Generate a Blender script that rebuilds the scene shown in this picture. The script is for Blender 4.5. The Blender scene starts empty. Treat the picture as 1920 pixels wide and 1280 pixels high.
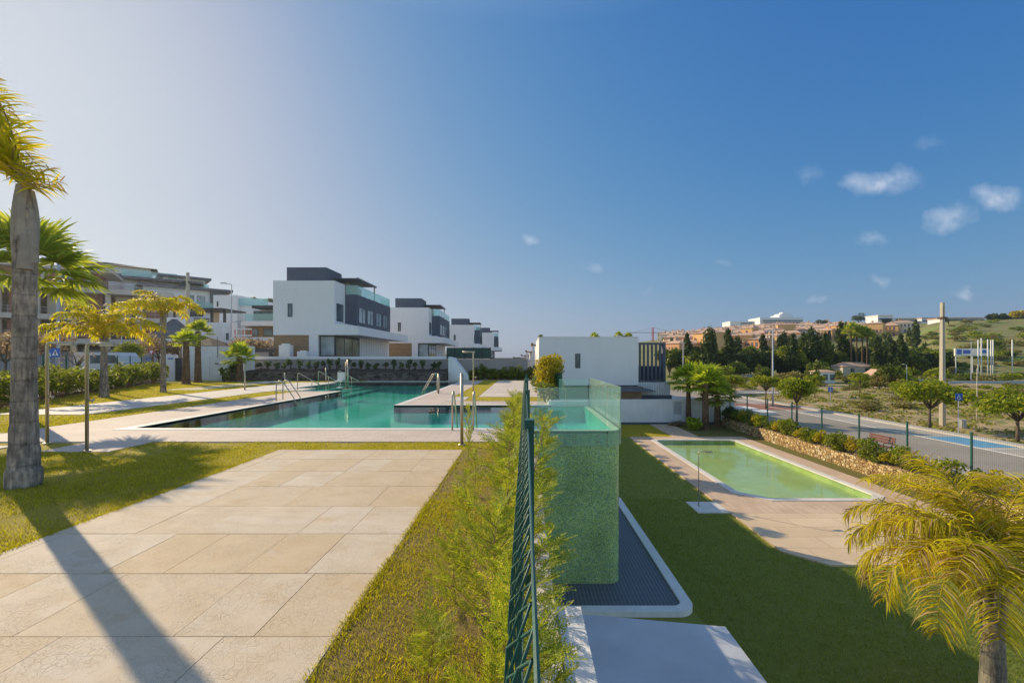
import bpy, math, random
import numpy as np
from mathutils import Vector, Matrix
R = math.radians
PI = math.pi
sc = bpy.context.scene
COL = sc.collection
F, CX, CY, H = 840.0, 985.0, 672.0, 1.8      # focal length in photo pixels, vanishing point, eye height
ZL = -4.0                                      # the lower garden
ORD = "first second third fourth fifth sixth seventh eighth ninth tenth eleventh twelfth thirteenth fourteenth fifteenth sixteenth seventeenth eighteenth nineteenth twentieth".split()
TENS = "twenty thirty forty fifty sixty seventy eighty ninety".split()
def nth(i):
    i += 1
    if i <= 20: return ORD[i - 1]
    if i > 100: return 'hundred and ' + nth(i - 101)
    if i == 100: return 'hundredth'
    if i % 10 == 0: return TENS[i // 10 - 2][:-1] + 'ieth'
    return TENS[i // 10 - 2] + '-' + ORD[i % 10 - 1]
def gx(px, Y): return (px - CX) / F * Y
def gz(py, Y): return H - (py - CY) / F * Y
def ground(px, py, z=0.0):
    Y = F * (H - z) / (py - CY)
    return (gx(px, Y), Y)

# ------------------------------------------------------------------ materials
def newmat(name):
    m = bpy.data.materials.new(name); m.use_nodes = True
    nt = m.node_tree; nt.nodes.clear()
    out = nt.nodes.new('ShaderNodeOutputMaterial')
    return m, nt, out
class N:
    """small node helper"""
    def __init__(s, nt): s.nt = nt
    def n(s, t, **kw):
        nd = s.nt.nodes.new(t)
        for k, v in kw.items():
            if k.startswith('i_'):
                key = k[2:]
                key = int(key) if key.isdigit() else key.replace('_', ' ')
                if hasattr(v, 'is_output') or isinstance(v, bpy.types.NodeSocket): s.nt.links.new(v, nd.inputs[key])
                else: nd.inputs[key].default_value = v
            else: setattr(nd, k, v)
        return nd
    def l(s, a, b): s.nt.links.new(a, b)
    def mix(s, fac, a, b, blend='MIX'):
        nd = s.nt.nodes.new('ShaderNodeMix'); nd.data_type = 'RGBA'; nd.blend_type = blend
        for idx, v in ((0, fac), (6, a), (7, b)):
            if isinstance(v, bpy.types.NodeSocket): s.nt.links.new(v, nd.inputs[idx])
            elif idx == 0: nd.inputs[0].default_value = v
            else: nd.inputs[idx].default_value = (v[0], v[1], v[2], 1)
        return nd.outputs[2]
    def math(s, op, a, b=0.0, clamp=False):
        nd = s.nt.nodes.new('ShaderNodeMath'); nd.operation = op; nd.use_clamp = clamp
        for i, v in enumerate((a, b)):
            if isinstance(v, bpy.types.NodeSocket): s.nt.links.new(v, nd.inputs[i])
            else: nd.inputs[i].default_value = v
        return nd.outputs[0]
    def ramp(s, fac, stops):
        nd = s.nt.nodes.new('ShaderNodeValToRGB')
        s.nt.links.new(fac, nd.inputs[0])
        el = nd.color_ramp.elements
        while len(el) < len(stops): el.new(0.5)
        for e, (p, c) in zip(el, stops):
            e.position = p
            e.color = (c[0], c[1], c[2], 1) if not isinstance(c, float) else (c, c, c, 1)
        return nd.outputs[0]
    def noise(s, vec, scale, detail=4, rough=.55, dist=0.0):
        nd = s.n('ShaderNodeTexNoise', i_Scale=scale, i_Detail=detail, i_Roughness=rough, i_Distortion=dist)
        if vec is not None: s.l(vec, nd.inputs['Vector'])
        return nd.outputs['Fac']
    def pos(s): return s.n('ShaderNodeNewGeometry').outputs['Position']
    def obj(s): return s.n('ShaderNodeTexCoord').outputs['Object']
    def scale(s, vec, v):
        nd = s.n('ShaderNodeMapping'); s.l(vec, nd.inputs[0]); nd.inputs['Scale'].default_value = v
        return nd.outputs[0]
    def bump(s, h, strength=.3, dist=.02):
        return s.n('ShaderNodeBump', i_Strength=strength, i_Distance=dist, i_Height=h).outputs[0]
def principled(g, col, rough=.6, normal=None, metal=0.0, **kw):
    p = g.n('ShaderNodeBsdfPrincipled')
    for k, v in (('Base Color', col), ('Roughness', rough), ('Metallic', metal)):
        if isinstance(v, bpy.types.NodeSocket): g.l(v, p.inputs[k])
        elif k == 'Base Color': p.inputs[k].default_value = (v[0], v[1], v[2], 1)
        else: p.inputs[k].default_value = v
    if normal is not None: g.l(normal, p.inputs['Normal'])
    for k, v in kw.items(): p.inputs[k.replace('_', ' ')].default_value = v
    return p.outputs[0]
def simple(name, col, rough=.6, var=.15, sc_=2.5, bump=.15, bsc=40, metal=0.0, streak=False, dist=.01):
    m, nt, out = newmat(name); g = N(nt); P = g.obj()
    f = g.noise(P, sc_, 5)
    if streak:
        f2 = g.noise(g.scale(P, (3, 3, .25)), 2.2, 5)
        f = g.math('MULTIPLY_ADD', f2, .6) if False else g.mix(.5, f, f2)
    d = [c * (1 - var) for c in col]; b = [min(1, c * (1 + var)) for c in col]
    c = g.ramp(f, [(.3, d), (.7, b)])
    nrm = g.bump(g.noise(P, bsc, 3), bump, dist) if bump else None
    g.l(principled(g, c, rough, nrm, metal), out.inputs[0])
    return m
def leafmat(name, cols, trans=.45, rough=.55, tcol=None, nscale=1.5):
    m, nt, out = newmat(name); g = N(nt)
    geo = g.n('ShaderNodeNewGeometry')
    big = g.noise(g.obj(), nscale, 2)
    f = g.math('ADD', g.math('MULTIPLY', geo.outputs['Random Per Island'], .7), g.math('MULTIPLY', big, .35))
    st = [(i / max(1, len(cols) - 1) * .8 + .1, c) for i, c in enumerate(cols)]
    c = g.ramp(f, st)
    p = principled(g, c, rough, None); p.node.inputs['Specular IOR Level'].default_value = .25
    t = g.n('ShaderNodeBsdfTranslucent')
    g.l(g.mix(1.0, c, tcol or (1.25, 1.2, .75), 'MULTIPLY'), t.inputs[0])
    mx = g.n('ShaderNodeMixShader', i_0=trans); g.l(p, mx.inputs[1]); g.l(t.outputs[0], mx.inputs[2])
    g.l(mx.outputs[0], out.inputs[0])
    return m
M = {}
WHITE = (.74, .74, .735)
M['white'] = simple('white_render', (.80, .785, .77), .8, .04, .8, .12, 60, streak=True)
M['slabgrey'] = simple('grey_roof_coating', (.50, .52, .55), .6, .16, 1.1, .15, 60)
M['wall'] = simple('garden_wall_render', (.78, .775, .765), .85, .12, .9, .15, 50, streak=True)
M['dark'] = simple('anthracite_render', (.085, .10, .135), .7, .12, 1.2, .1, 50)
M['darkmetal'] = simple('dark_metal', (.03, .036, .045), .45, .15, 2, .03)
M['greenmetal'] = simple('green_coated_metal', (.012, .085, .06), .4, .2, 3, .05, 80)
M['steel'] = simple('brushed_steel', (.50, .44, .34), .42, .1, 4, .02, 60, metal=.75)
M['wood'] = simple('wood_cladding', (.30, .19, .10), .6, .25, 2, .1, 60)
M['beige'] = simple('beige_render', (.55, .47, .36), .8, .06, 1, .1, 50)
M['concrete'] = simple('raw_concrete', (.52, .46, .39), .85, .15, 1.5, .2, 30, streak=True)
M['brick'] = simple('hollow_brick', (.36, .15, .10), .85, .25, 4, .2, 30)
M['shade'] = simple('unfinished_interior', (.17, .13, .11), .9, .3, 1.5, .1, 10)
M['greyroof'] = simple('grey_roof', (.12, .125, .14), .7, .15, 2, .1, 30)
M['soil'] = simple('dark_soil', (.07, .05, .035), .95, .4, 6, .6, 40, dist=.05)
M['grate'] = None
M['tileroof'] = simple('clay_tile', (.58, .38, .26), .8, .2, .6, .3, 8)
M['pinkwood'] = simple('bench_wood', (.22, .07, .05), .6, .2, 3, .1, 40)
M['bin'] = simple('galvanised_bin', (.42, .42, .41), .5, .1, 4, .05, 40, metal=.4)
M['pole'] = simple('pole_concrete', (.50, .44, .34), .85, .12, 1.2, .2, 25, streak=True)
M['lamp'] = simple('lamp_grey', (.42, .44, .46), .45, .05, 2, 0)
M['bluesign'] = simple('sign_blue', (.02, .12, .50), .4, .04, 2, 0)
M['signwhite'] = simple('sign_white', (.85, .85, .85), .4, .02, 2, 0)
M['signred'] = simple('sign_red', (.55, .05, .04), .4, .04, 2, 0)
M['carwhite'] = simple('van_paint', (.72, .72, .72), .3, .02, 1, 0)
M['rubber'] = simple('rubber', (.02, .02, .02), .8, .1, 4, 0)
M['plastic'] = simple('pale_plastic', (.78, .76, .70), .5, .04, 2, 0)
M['umber'] = simple('trunk_bark', (.13, .095, .065), .95, .35, 9, .6, 30, dist=.03)
M['stripe'] = simple('red_white_tape', (.6, .2, .18), .6, .2, 20, 0)

def m_window(name, tint=(.10, .14, .16)):
    m, nt, out = newmat(name); g = N(nt); P = g.pos()
    c = g.ramp(g.noise(P, .45, 2), [(.35, [t * .5 for t in tint]), (.65, [t * 1.5 for t in tint])])
    nrm = g.bump(g.noise(P, .7, 2), .04, .05)
    g.l(principled(g, c, .06, nrm), out.inputs[0]); return m
M['window'] = m_window('window_glass')
M['curtain'] = m_window('window_glass_pale', (.30, .34, .35))
def m_glass(name, tint, gl=.85, dif=.05):
    m, nt, out = newmat(name); g = N(nt)
    bk = g.n('ShaderNodeNewGeometry').outputs['Backfacing']
    fr = g.n('ShaderNodeFresnel', i_IOR=g.math('ADD', 1.22, g.math('MULTIPLY', bk, 1 / 1.22 - 1.22))).outputs[0]
    t = g.n('ShaderNodeBsdfTransparent'); t.inputs[0].default_value = (*tint, 1)
    s = g.n('ShaderNodeBsdfGlossy'); s.inputs[0].default_value = (gl, gl, gl, 1); s.inputs['Roughness'].default_value = .03
    d = g.n('ShaderNodeBsdfDiffuse'); d.inputs[0].default_value = (.72, .92, .80, 1)
    m1 = g.n('ShaderNodeMixShader', i_0=dif); g.l(t.outputs[0], m1.inputs[1]); g.l(d.outputs[0], m1.inputs[2])
    mx = g.n('ShaderNodeMixShader'); g.l(fr, mx.inputs[0]); g.l(m1.outputs[0], mx.inputs[1]); g.l(s.outputs[0], mx.inputs[2])
    g.l(mx.outputs[0], out.inputs[0]); return m
M['glass'] = m_glass('balustrade_glass', (.93, .985, .96), dif=.13)
M['glassblue'] = m_glass('balcony_glass', (.70, .88, .90), dif=.28)
M['glassedge'] = simple('glass_edge', (.45, .62, .52), .15, .05, 3, 0)

def m_grass(name, a, b, c, brown=.3, scale=1.0):
    m, nt, out = newmat(name); g = N(nt); P = g.pos()
    f = g.noise(P, 55 * scale, 4, .7)
    base = g.ramp(f, [(.3, a), (.7, b)])
    patch = g.ramp(g.noise(P, 1.3 * scale, 6, .65), [(.42, 0.0), (.62, 1.0)])
    spots = g.ramp(g.noise(P, 9 * scale, 5, .7), [(.45, 0.0), (.65, 1.0)])
    col = g.mix(g.math('MULTIPLY', g.math('MULTIPLY', patch, spots), brown), base, c)
    col = g.mix(g.math('MULTIPLY', g.noise(P, .35, 3), .35), col, b)
    nrm = g.bump(g.noise(P, 120 * scale, 3, .8), .9, .03)
    g.l(principled(g, col, .9, nrm), out.inputs[0]); return m
M['thatch'] = m_grass('thin_lawn_thatch', (.20, .135, .06), (.36, .27, .05), (.17, .10, .06), .7)
M['joint'] = simple('joint_grime', (.42, .31, .17), .95, .3, 8, .3, 60)
M['lawn'] = m_grass('sunny_lawn', (.34, .27, .015), (.52, .41, .02), (.34, .21, .06), .5)
M['lawn2'] = m_grass('lower_lawn', (.20, .225, .04), (.34, .36, .055), (.34, .29, .10), .5)
def m_ground(name, cols, sc_, bump=.6):
    m, nt, out = newmat(name); g = N(nt); P = g.pos()
    f = g.mix(.5, g.noise(P, sc_, 8, .7), g.noise(P, sc_ * 9, 4, .7))
    c = g.ramp(f, [(.30 + .4 * i / (len(cols) - 1), col) for i, col in enumerate(cols)])
    g.l(principled(g, c, .95, g.bump(g.noise(P, sc_ * 30, 4), bump, .05)), out.inputs[0]); return m
M['dirt'] = m_ground('dry_verge_ground', [(.18, .21, .03), (.32, .22, .10), (.40, .30, .16), (.32, .25, .09), (.26, .29, .05)], .22)
M['verge'] = m_grass('rough_verge', (.10, .09, .02), (.20, .19, .03), (.20, .13, .07), .6)
M['hill'] = m_ground('hillside_ground', [(.05, .11, .012), (.12, .27, .018), (.25, .19, .07), (.08, .16, .02), (.17, .33, .02)], .05)
M['street'] = m_ground('street_ground', [(.24, .20, .16), (.32, .27, .22), (.2, .17, .13)], .4)
M['far'] = m_ground('far_plain', [(.10, .12, .06), (.2, .18, .1)], .01)
def m_asphalt(name, col):
    m, nt, out = newmat(name); g = N(nt); P = g.pos()
    f = g.mix(.6, g.noise(P, .5, 6, .6), g.noise(P, 60, 3, .8))
    c = g.ramp(f, [(.3, [x * .78 for x in col]), (.7, [x * 1.22 for x in col])])
    g.l(principled(g, c, .85, g.bump(g.noise(P, 150, 2), .3, .01)), out.inputs[0]); return m
M['road'] = m_asphalt('worn_asphalt', (.33, .285, .24))
M['pavement'] = m_asphalt('pale_pavement', (.46, .41, .36))
M['bluebay'] = m_asphalt('blue_bay_paint', (.12, .33, .55))
M['redbay'] = m_asphalt('red_pavement', (.38, .17, .12))
M['kerb'] = m_asphalt('kerb_stone', (.5, .46, .42))
M['paint'] = m_asphalt('road_paint', (.75, .75, .73))

def m_deck(name, c1, c2, bw=.3, bh=.15, rot=0.0, mort=.012):
    m, nt, out = newmat(name); g = N(nt); P = g.pos()
    mp = g.n('ShaderNodeMapping'); g.l(P, mp.inputs[0]); mp.inputs['Rotation'].default_value = (0, 0, rot)
    b = g.n('ShaderNodeTexBrick', i_Scale=1.0, i_Mortar_Size=mort * .5, i_Mortar_Smooth=.3, i_Brick_Width=bw, i_Row_Height=bh, i_Bias=0.0)
    g.l(mp.outputs[0], b.inputs['Vector'])
    b.inputs['Color1'].default_value = (*c1, 1); b.inputs['Color2'].default_value = (*c2, 1)
    b.inputs['Mortar'].default_value = (c1[0] * .62, c1[1] * .6, c1[2] * .58, 1)
    st = g.ramp(g.noise(P, .6, 5, .6), [(.3, .86), (.7, 1.06)])
    col = g.mix(1.0, b.outputs[0], st, 'MULTIPLY')
    fine = g.ramp(g.noise(P, 90, 3, .7), [(.3, .9), (.7, 1.08)])
    col = g.mix(1.0, col, fine, 'MULTIPLY')
    nrm = g.bump(g.math('SUBTRACT', 1.0, b.outputs['Fac']), .4, .004)
    g.l(principled(g, col, .8, nrm), out.inputs[0]); return m
M['deck'] = m_deck('pale_pool_deck', (.60, .49, .40), (.67, .55, .46), .45, .15)
M['deck2'] = m_deck('lower_pool_deck', (.60, .43, .29), (.68, .50, .35), .9, .14, R(90))
M['goldslab'] = m_deck('golden_terrace_slabs', (.66, .49, .31), (.74, .57, .38), 1.7, .85, mort=.02)
M['coping'] = simple('pool_coping', (.72, .67, .60), .6, .12, 2, .12, 60)
M['strip'] = m_deck('pale_slab_path', (.62, .56, .49), (.68, .62, .55), .9, .6)
M['plaza'] = m_deck('far_plaza_slabs', (.62, .53, .44), (.68, .58, .49), 1.0, .85)

def m_slab(name):
    m, nt, out = newmat(name); g = N(nt); P = g.pos()
    at = g.n('ShaderNodeAttribute', attribute_name='tone'); tone = at.outputs['Fac']
    off = g.n('ShaderNodeVectorMath', operation='ADD'); g.l(P, off.inputs[0])
    cmb = g.n('ShaderNodeCombineXYZ'); g.l(g.math('MULTIPLY', tone, 37.0), cmb.inputs[0]); g.l(g.math('MULTIPLY', tone, 91.0), cmb.inputs[1])
    g.l(cmb.outputs[0], off.inputs[1]); V = off.outputs[0]
    rot = g.n('ShaderNodeMapping'); g.l(V, rot.inputs[0])
    g.l(g.n('ShaderNodeCombineXYZ', i_Z=g.math('MULTIPLY', tone, .9)).outputs[0], rot.inputs['Rotation'])
    W = rot.outputs[0]
    pale, ochre, gold = (.67, .575, .455), (.61, .47, .30), (.53, .34, .15)
    base = g.mix(g.ramp(tone, [(.1, 0.0), (.95, 1.0)]), pale, ochre)
    veins = g.ramp(g.noise(g.scale(W, (.45, 2.2, 1)), 2.3, 6, .6, .7), [(.40, 0.0), (.72, 1.0)])
    col = g.mix(g.math('MULTIPLY', veins, .75), base, ochre)
    blot = g.ramp(g.noise(W, 2.6, 6, .65), [(.52, 0.0), (.78, 1.0)])
    col = g.mix(g.math('MULTIPLY', blot, .55), col, gold)
    white = g.ramp(g.noise(g.scale(W, (.6, 1.6, 1)), 3.1, 4, .6, .4), [(.55, 0.0), (.8, .6)])
    col = g.mix(white, col, (.66, .575, .47))
    # fine chisel cracks in two sizes
    dn = g.n('ShaderNodeTexNoise', i_Scale=4.0, i_Detail=3.0); g.l(V, dn.inputs['Vector'])
    dv = g.n('ShaderNodeVectorMath', operation='MULTIPLY_ADD'); g.l(dn.outputs['Color'], dv.inputs[0]); dv.inputs[1].default_value = (.12, .12, 0); g.l(g.scale(V, (1, .75, 0)), dv.inputs[2])
    cr = []
    for s_, w in ((21, .022), (44, .034)):
        v = g.n('ShaderNodeTexVoronoi', feature='DISTANCE_TO_EDGE', i_Scale=float(s_)); g.l(dv.outputs[0], v.inputs['Vector'])
        cr.append(g.ramp(v.outputs['Distance'], [(0.0, 1.0), (w * 1.6, 0.0)]))
    patch = g.ramp(g.noise(V, 2.4, 4, .7), [(.38, 0.15), (.58, 1.0)])
    crk = g.math('MULTIPLY', g.math('MAXIMUM', g.math('MULTIPLY', cr[0], .8), g.math('MULTIPLY', cr[1], .55)), patch)
    col = g.mix(g.math('MULTIPLY', crk, .40), col, (.27, .18, .09))
    col = g.mix(1.0, col, g.ramp(g.noise(P, 140, 3, .7), [(.3, .88), (.7, 1.1)]), 'MULTIPLY')
    h = g.math('SUBTRACT', g.math('MULTIPLY', g.noise(V, 60, 4, .7), .5), crk)
    g.l(principled(g, col, .82, g.bump(h, .55, .006)), out.inputs[0]); return m
M['slab'] = m_slab('chiselled_stone_slab')
def m_mosaic(name, tile=.024):
    m, nt, out = newmat(name); g = N(nt); P = g.pos()
    sn = g.n('ShaderNodeVectorMath', operation='SNAP'); g.l(P, sn.inputs[0]); sn.inputs[1].default_value = (tile, tile, tile)
    wn = g.n('ShaderNodeTexWhiteNoise', noise_dimensions='3D'); g.l(sn.outputs[0], wn.inputs[0])
    c = g.ramp(wn.outputs['Value'], [(0.0, (.21, .34, .15)), (.22, (.31, .46, .16)), (.45, (.42, .57, .19)), (.62, (.28, .42, .26)), (.80, (.52, .63, .23)), (.93, (.38, .50, .31))])
    c.node.color_ramp.interpolation = 'CONSTANT'
    big = g.ramp(g.noise(P, 1.2, 4), [(.3, .8), (.7, 1.2)])
    c2 = g.mix(1.0, c, big, 'MULTIPLY')
    g.l(principled(g, c2, .22, g.bump(wn.outputs['Value'], .15, .004)), out.inputs[0]); return m
M['mosaic'] = m_mosaic('green_glass_mosaic')
M['rim'] = simple('pool_rim_tile', (.42, .58, .36), .25, .1, 8, .05, 60)
def m_grate(name):
    m, nt, out = newmat(name); g = N(nt); P = g.pos()
    w = g.n('ShaderNodeTexWave', wave_type='BANDS', bands_direction='X', i_Scale=3.4); g.l(P, w.inputs['Vector'])
    w2 = g.n('ShaderNodeTexWave', wave_type='BANDS', bands_direction='Y', i_Scale=5.5); g.l(P, w2.inputs['Vector'])
    f = g.math('MAXIMUM', w.outputs['Fac'], w2.outputs['Fac'])
    c = g.ramp(f, [(.40, (.075, .082, .095)), (.85, (.16, .18, .21))])
    g.l(principled(g, c, .55, g.bump(f, .6, .01)), out.inputs[0]); return m
M['grate'] = m_grate('grey_drain_grating')
def m_water(name, deep, pale, nscale, mixed=.5, rough=.03, bump=.05, green=None):
    m, nt, out = newmat(name); g = N(nt); P = g.pos()
    f = g.noise(P, nscale, 4)
    c = g.ramp(f, [(.3, deep), (.7, pale)])
    if green: c = g.mix(g.ramp(g.noise(P, .35, 4), [(.45, 0.0), (.7, 1.0)]), c, green)
    nrm = g.bump(g.noise(g.scale(P, (1, .6, 1)), 4.5, 4, .55), bump * 1.7, .03)
    p = principled(g, c, rough, nrm); p.node.inputs['IOR'].default_value = 1.42
    g.l(p, out.inputs[0]); return m
def m_clear(name, tint, bump, ior=1.33):
    m, nt, out = newmat(name); g = N(nt); P = g.pos()
    nrm = g.bump(g.mix(.35, g.noise(g.scale(P, (1, .6, 1)), 3.0, 4, .55), g.noise(P, 14, 3, .5)), bump, .03)
    bk = g.n('ShaderNodeNewGeometry').outputs['Backfacing']
    fr = g.n('ShaderNodeFresnel', i_IOR=g.math('ADD', ior, g.math('MULTIPLY', bk, 1 / ior - ior))); g.l(nrm, fr.inputs['Normal'])
    t = g.n('ShaderNodeBsdfTransparent'); t.inputs[0].default_value = (*tint, 1)
    s = g.n('ShaderNodeBsdfGlossy'); s.inputs['Roughness'].default_value = .02; g.l(nrm, s.inputs['Normal'])
    mx = g.n('ShaderNodeMixShader'); g.l(fr.outputs[0], mx.inputs[0]); g.l(t.outputs[0], mx.inputs[1]); g.l(s.outputs[0], mx.inputs[2])
    g.l(mx.outputs[0], out.inputs[0]); return m
def m_pooltile(name, c1, c2, mort, sz, algae=None):
    m, nt, out = newmat(name); g = N(nt); P = g.pos()
    b = g.n('ShaderNodeTexBrick', i_Scale=1.0, i_Mortar_Size=sz * .03, i_Brick_Width=sz, i_Row_Height=sz, offset=0.0); g.l(P, b.inputs['Vector'])
    for k, c in (('Color1', c1), ('Color2', c2), ('Mortar', mort)): b.inputs[k].default_value = (*c, 1)
    col = g.mix(1.0, b.outputs[0], g.ramp(g.noise(P, .5, 4), [(.3, .88), (.7, 1.1)]), 'MULTIPLY')
    if algae: col = g.mix(g.ramp(g.noise(P, .4, 5), [(.45, 0.0), (.72, .8)]), col, algae)
    g.l(principled(g, col, .5), out.inputs[0]); return m
M['pooltile'] = m_pooltile('teal_pool_tile', (.13, .66, .50), (.16, .71, .55), (.24, .74, .61), .5)
M['wadetile'] = m_pooltile('pale_green_pool_tile', (.47, .61, .27), (.54, .67, .31), (.56, .67, .36), .5, (.56, .57, .14))
M['clear'] = m_clear('clear_pool_water', (.52, .91, .84), .10)
M['clear2'] = m_clear('clear_wading_water', (.88, .95, .84), .06)
M['water'] = m_water('teal_pool_water', (.02, .29, .195), (.035, .37, .26), .5)
M['water2'] = m_water('green_wading_water', (.20, .37, .13), (.30, .47, .17), .5, bump=.03, green=(.33, .42, .07))
def m_gabion(name):
    m, nt, out = newmat(name); g = N(nt); P = g.pos()
    v = g.n('ShaderNodeTexVoronoi', i_Scale=7.0); g.l(P, v.inputs['Vector'])
    e = g.n('ShaderNodeTexVoronoi', feature='DISTANCE_TO_EDGE', i_Scale=7.0); g.l(P, e.inputs['Vector'])
    c = g.ramp(g.n('ShaderNodeSeparateColor', i_Color=v.outputs['Color']).outputs[0], [(0.0, (.30, .17, .06)), (.4, (.52, .33, .13)), (.75, (.62, .45, .20)), (1.0, (.66, .55, .36))])
    gap = g.ramp(e.outputs['Distance'], [(0.0, 0.0), (.1, 1.0)])
    c = g.mix(gap, (.10, .055, .025), c)
    g.l(principled(g, c, .9, g.bump(gap, .9, .06)), out.inputs[0]); return m
M['gabion'] = m_gabion('ochre_stone')
def m_stonewall(name):
    m, nt, out = newmat(name); g = N(nt); P = g.pos()
    v = g.n('ShaderNodeTexVoronoi', i_Scale=3.5); g.l(g.scale(P, (1, 1, 1.6)), v.inputs['Vector'])
    c = g.ramp(g.n('ShaderNodeSeparateColor', i_Color=v.outputs['Color']).outputs[0], [(0.0, (.035, .032, .03)), (.5, (.085, .075, .065)), (1.0, (.16, .14, .12))])
    g.l(principled(g, c, .9, g.bump(v.outputs['Distance'], .8, .08)), out.inputs[0]); return m
M['stonewall'] = m_stonewall('dark_stone')
def m_cladding(name, col, axis='Z', period=.16):
    m, nt, out = newmat(name); g = N(nt); P = g.pos()
    w = g.n('ShaderNodeTexWave', wave_type='BANDS', bands_direction=axis, i_Scale=.314 / period); g.l(P, w.inputs['Vector'])
    ln = g.ramp(w.outputs['Fac'], [(0.0, .55), (.12, 1.0)])
    f = g.noise(g.scale(P, (1.2, 1.2, 9) if axis == 'Z' else (9, 9, 1)), 1.5, 4)
    c = g.ramp(f, [(.3, [x * .75 for x in col]), (.7, [x * 1.25 for x in col])])
    g.l(principled(g, g.mix(1.0, c, ln, 'MULTIPLY'), .7, g.bump(w.outputs['Fac'], .3, .02)), out.inputs[0]); return m
M['woodclad'] = m_cladding('timber_boards', (.32, .20, .105))
M['ribbed'] = m_cladding('ribbed_white_panel', (.62, .64, .66), 'X', .22)
def m_palmtrunk(name, a, b, c, period=.30):
    m, nt, out = newmat(name); g = N(nt); P = g.obj()
    n1 = g.noise(g.scale(P, (2.5, 2.5, 1.2)), 4, 6, .65)
    col = g.ramp(n1, [(.3, a), (.55, b), (.75, c)])
    w = g.n('ShaderNodeTexWave', wave_type='BANDS', bands_direction='Z', i_Scale=.314 / period, i_Distortion=1.0, i_Detail=2.0, i_Detail_Scale=1.5); g.l(P, w.inputs['Vector'])
    ring = g.ramp(w.outputs['Fac'], [(0.0, .72), (.04, 1.0), (.8, 1.0), (1.0, .94)])
    col = g.mix(1.0, col, ring, 'MULTIPLY')
    vert = g.noise(g.scale(P, (1, 1, .12)), 38, 4, .6)
    col = g.mix(1.0, col, g.ramp(vert, [(.32, .55), (.5, .95), (.7, 1.25)]), 'MULTIPLY')
    col = g.mix(1.0, col, g.ramp(g.noise(g.scale(P, (1.5, 1.5, .8)), 1.6, 5, .7), [(.35, .72), (.65, 1.2)]), 'MULTIPLY')
    g.l(principled(g, col, .92, g.bump(vert, .6, .02)), out.inputs[0]); return m
M['ptrunk'] = m_palmtrunk('ringed_palm_bark', (.13, .10, .08), (.34, .28, .23), (.62, .45, .28))
M['ptrunk2'] = m_palmtrunk('shaggy_palm_bark', (.10, .055, .03), (.21, .12, .07), (.30, .20, .12), .14)
M['boot'] = simple('old_leaf_base', (.36, .30, .24), .9, .3, 7, .5, 40, streak=True, dist=.02)
M['frond'] = leafmat('yellow_green_frond', [(.34, .27, .03), (.48, .48, .02), (.70, .63, .025), (.82, .70, .06)], .58, tcol=(1.3, 1.2, .6))
M['frondtip'] = leafmat('dry_frond_tip', [(.34, .22, .10), (.46, .31, .15), (.55, .42, .2)], .4)
M['fan'] = leafmat('green_fan_leaf', [(.15, .20, .03), (.33, .40, .05), (.55, .55, .08)], .55)
M['fan2'] = leafmat('green_fan_leaf_bright', [(.14, .22, .02), (.34, .44, .03), (.54, .58, .05)], .55)
M['thuja'] = leafmat('cypress_spray', [(.15, .21, .03), (.28, .38, .035), (.50, .55, .05), (.70, .56, .13)], .5)
M['thujastem'] = simple('thin_twig', (.34, .19, .10), .8, .2, 10, 0)
M['blade'] = leafmat('grass_blade', [(.38, .26, .07), (.37, .37, .02), (.54, .51, .03), (.66, .58, .05)], .5, tcol=(1.2, 1.15, .7))
M['blade2'] = leafmat('grass_blade_green', [(.20, .235, .045), (.31, .36, .06), (.44, .46, .085)], .45)
M['hedgeleaf'] = leafmat('hedge_leaf', [(.08, .12, .02), (.18, .23, .03), (.34, .36, .05)], .55)
M['yellowleaf'] = leafmat('yellow_green_leaf', [(.28, .24, .014), (.48, .40, .02), (.62, .50, .04)], .45)
M['treeleaf'] = leafmat('street_tree_leaf', [(.10, .15, .018), (.24, .30, .02), (.44, .44, .04)], .5)
M['autumn'] = leafmat('brown_leaf', [(.18, .125, .09), (.32, .23, .16), (.45, .35, .26)], .45)
M['darkleaf'] = leafmat('evergreen_leaf', [(.030, .050, .014), (.065, .095, .02), (.12, .15, .035)], .3, nscale=.5)
M['midleaf'] = leafmat('belt_tree_leaf', [(.05, .08, .015), (.13, .17, .022), (.26, .29, .04)], .38, nscale=.5)
M['shrubleaf'] = leafmat('shrub_leaf', [(.035, .075, .03), (.08, .14, .04), (.15, .21, .05)], .4)
M['scrub'] = leafmat('dry_scrub', [(.14, .13, .04), (.27, .22, .08), (.30, .30, .06)], .35, nscale=.3)

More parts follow.
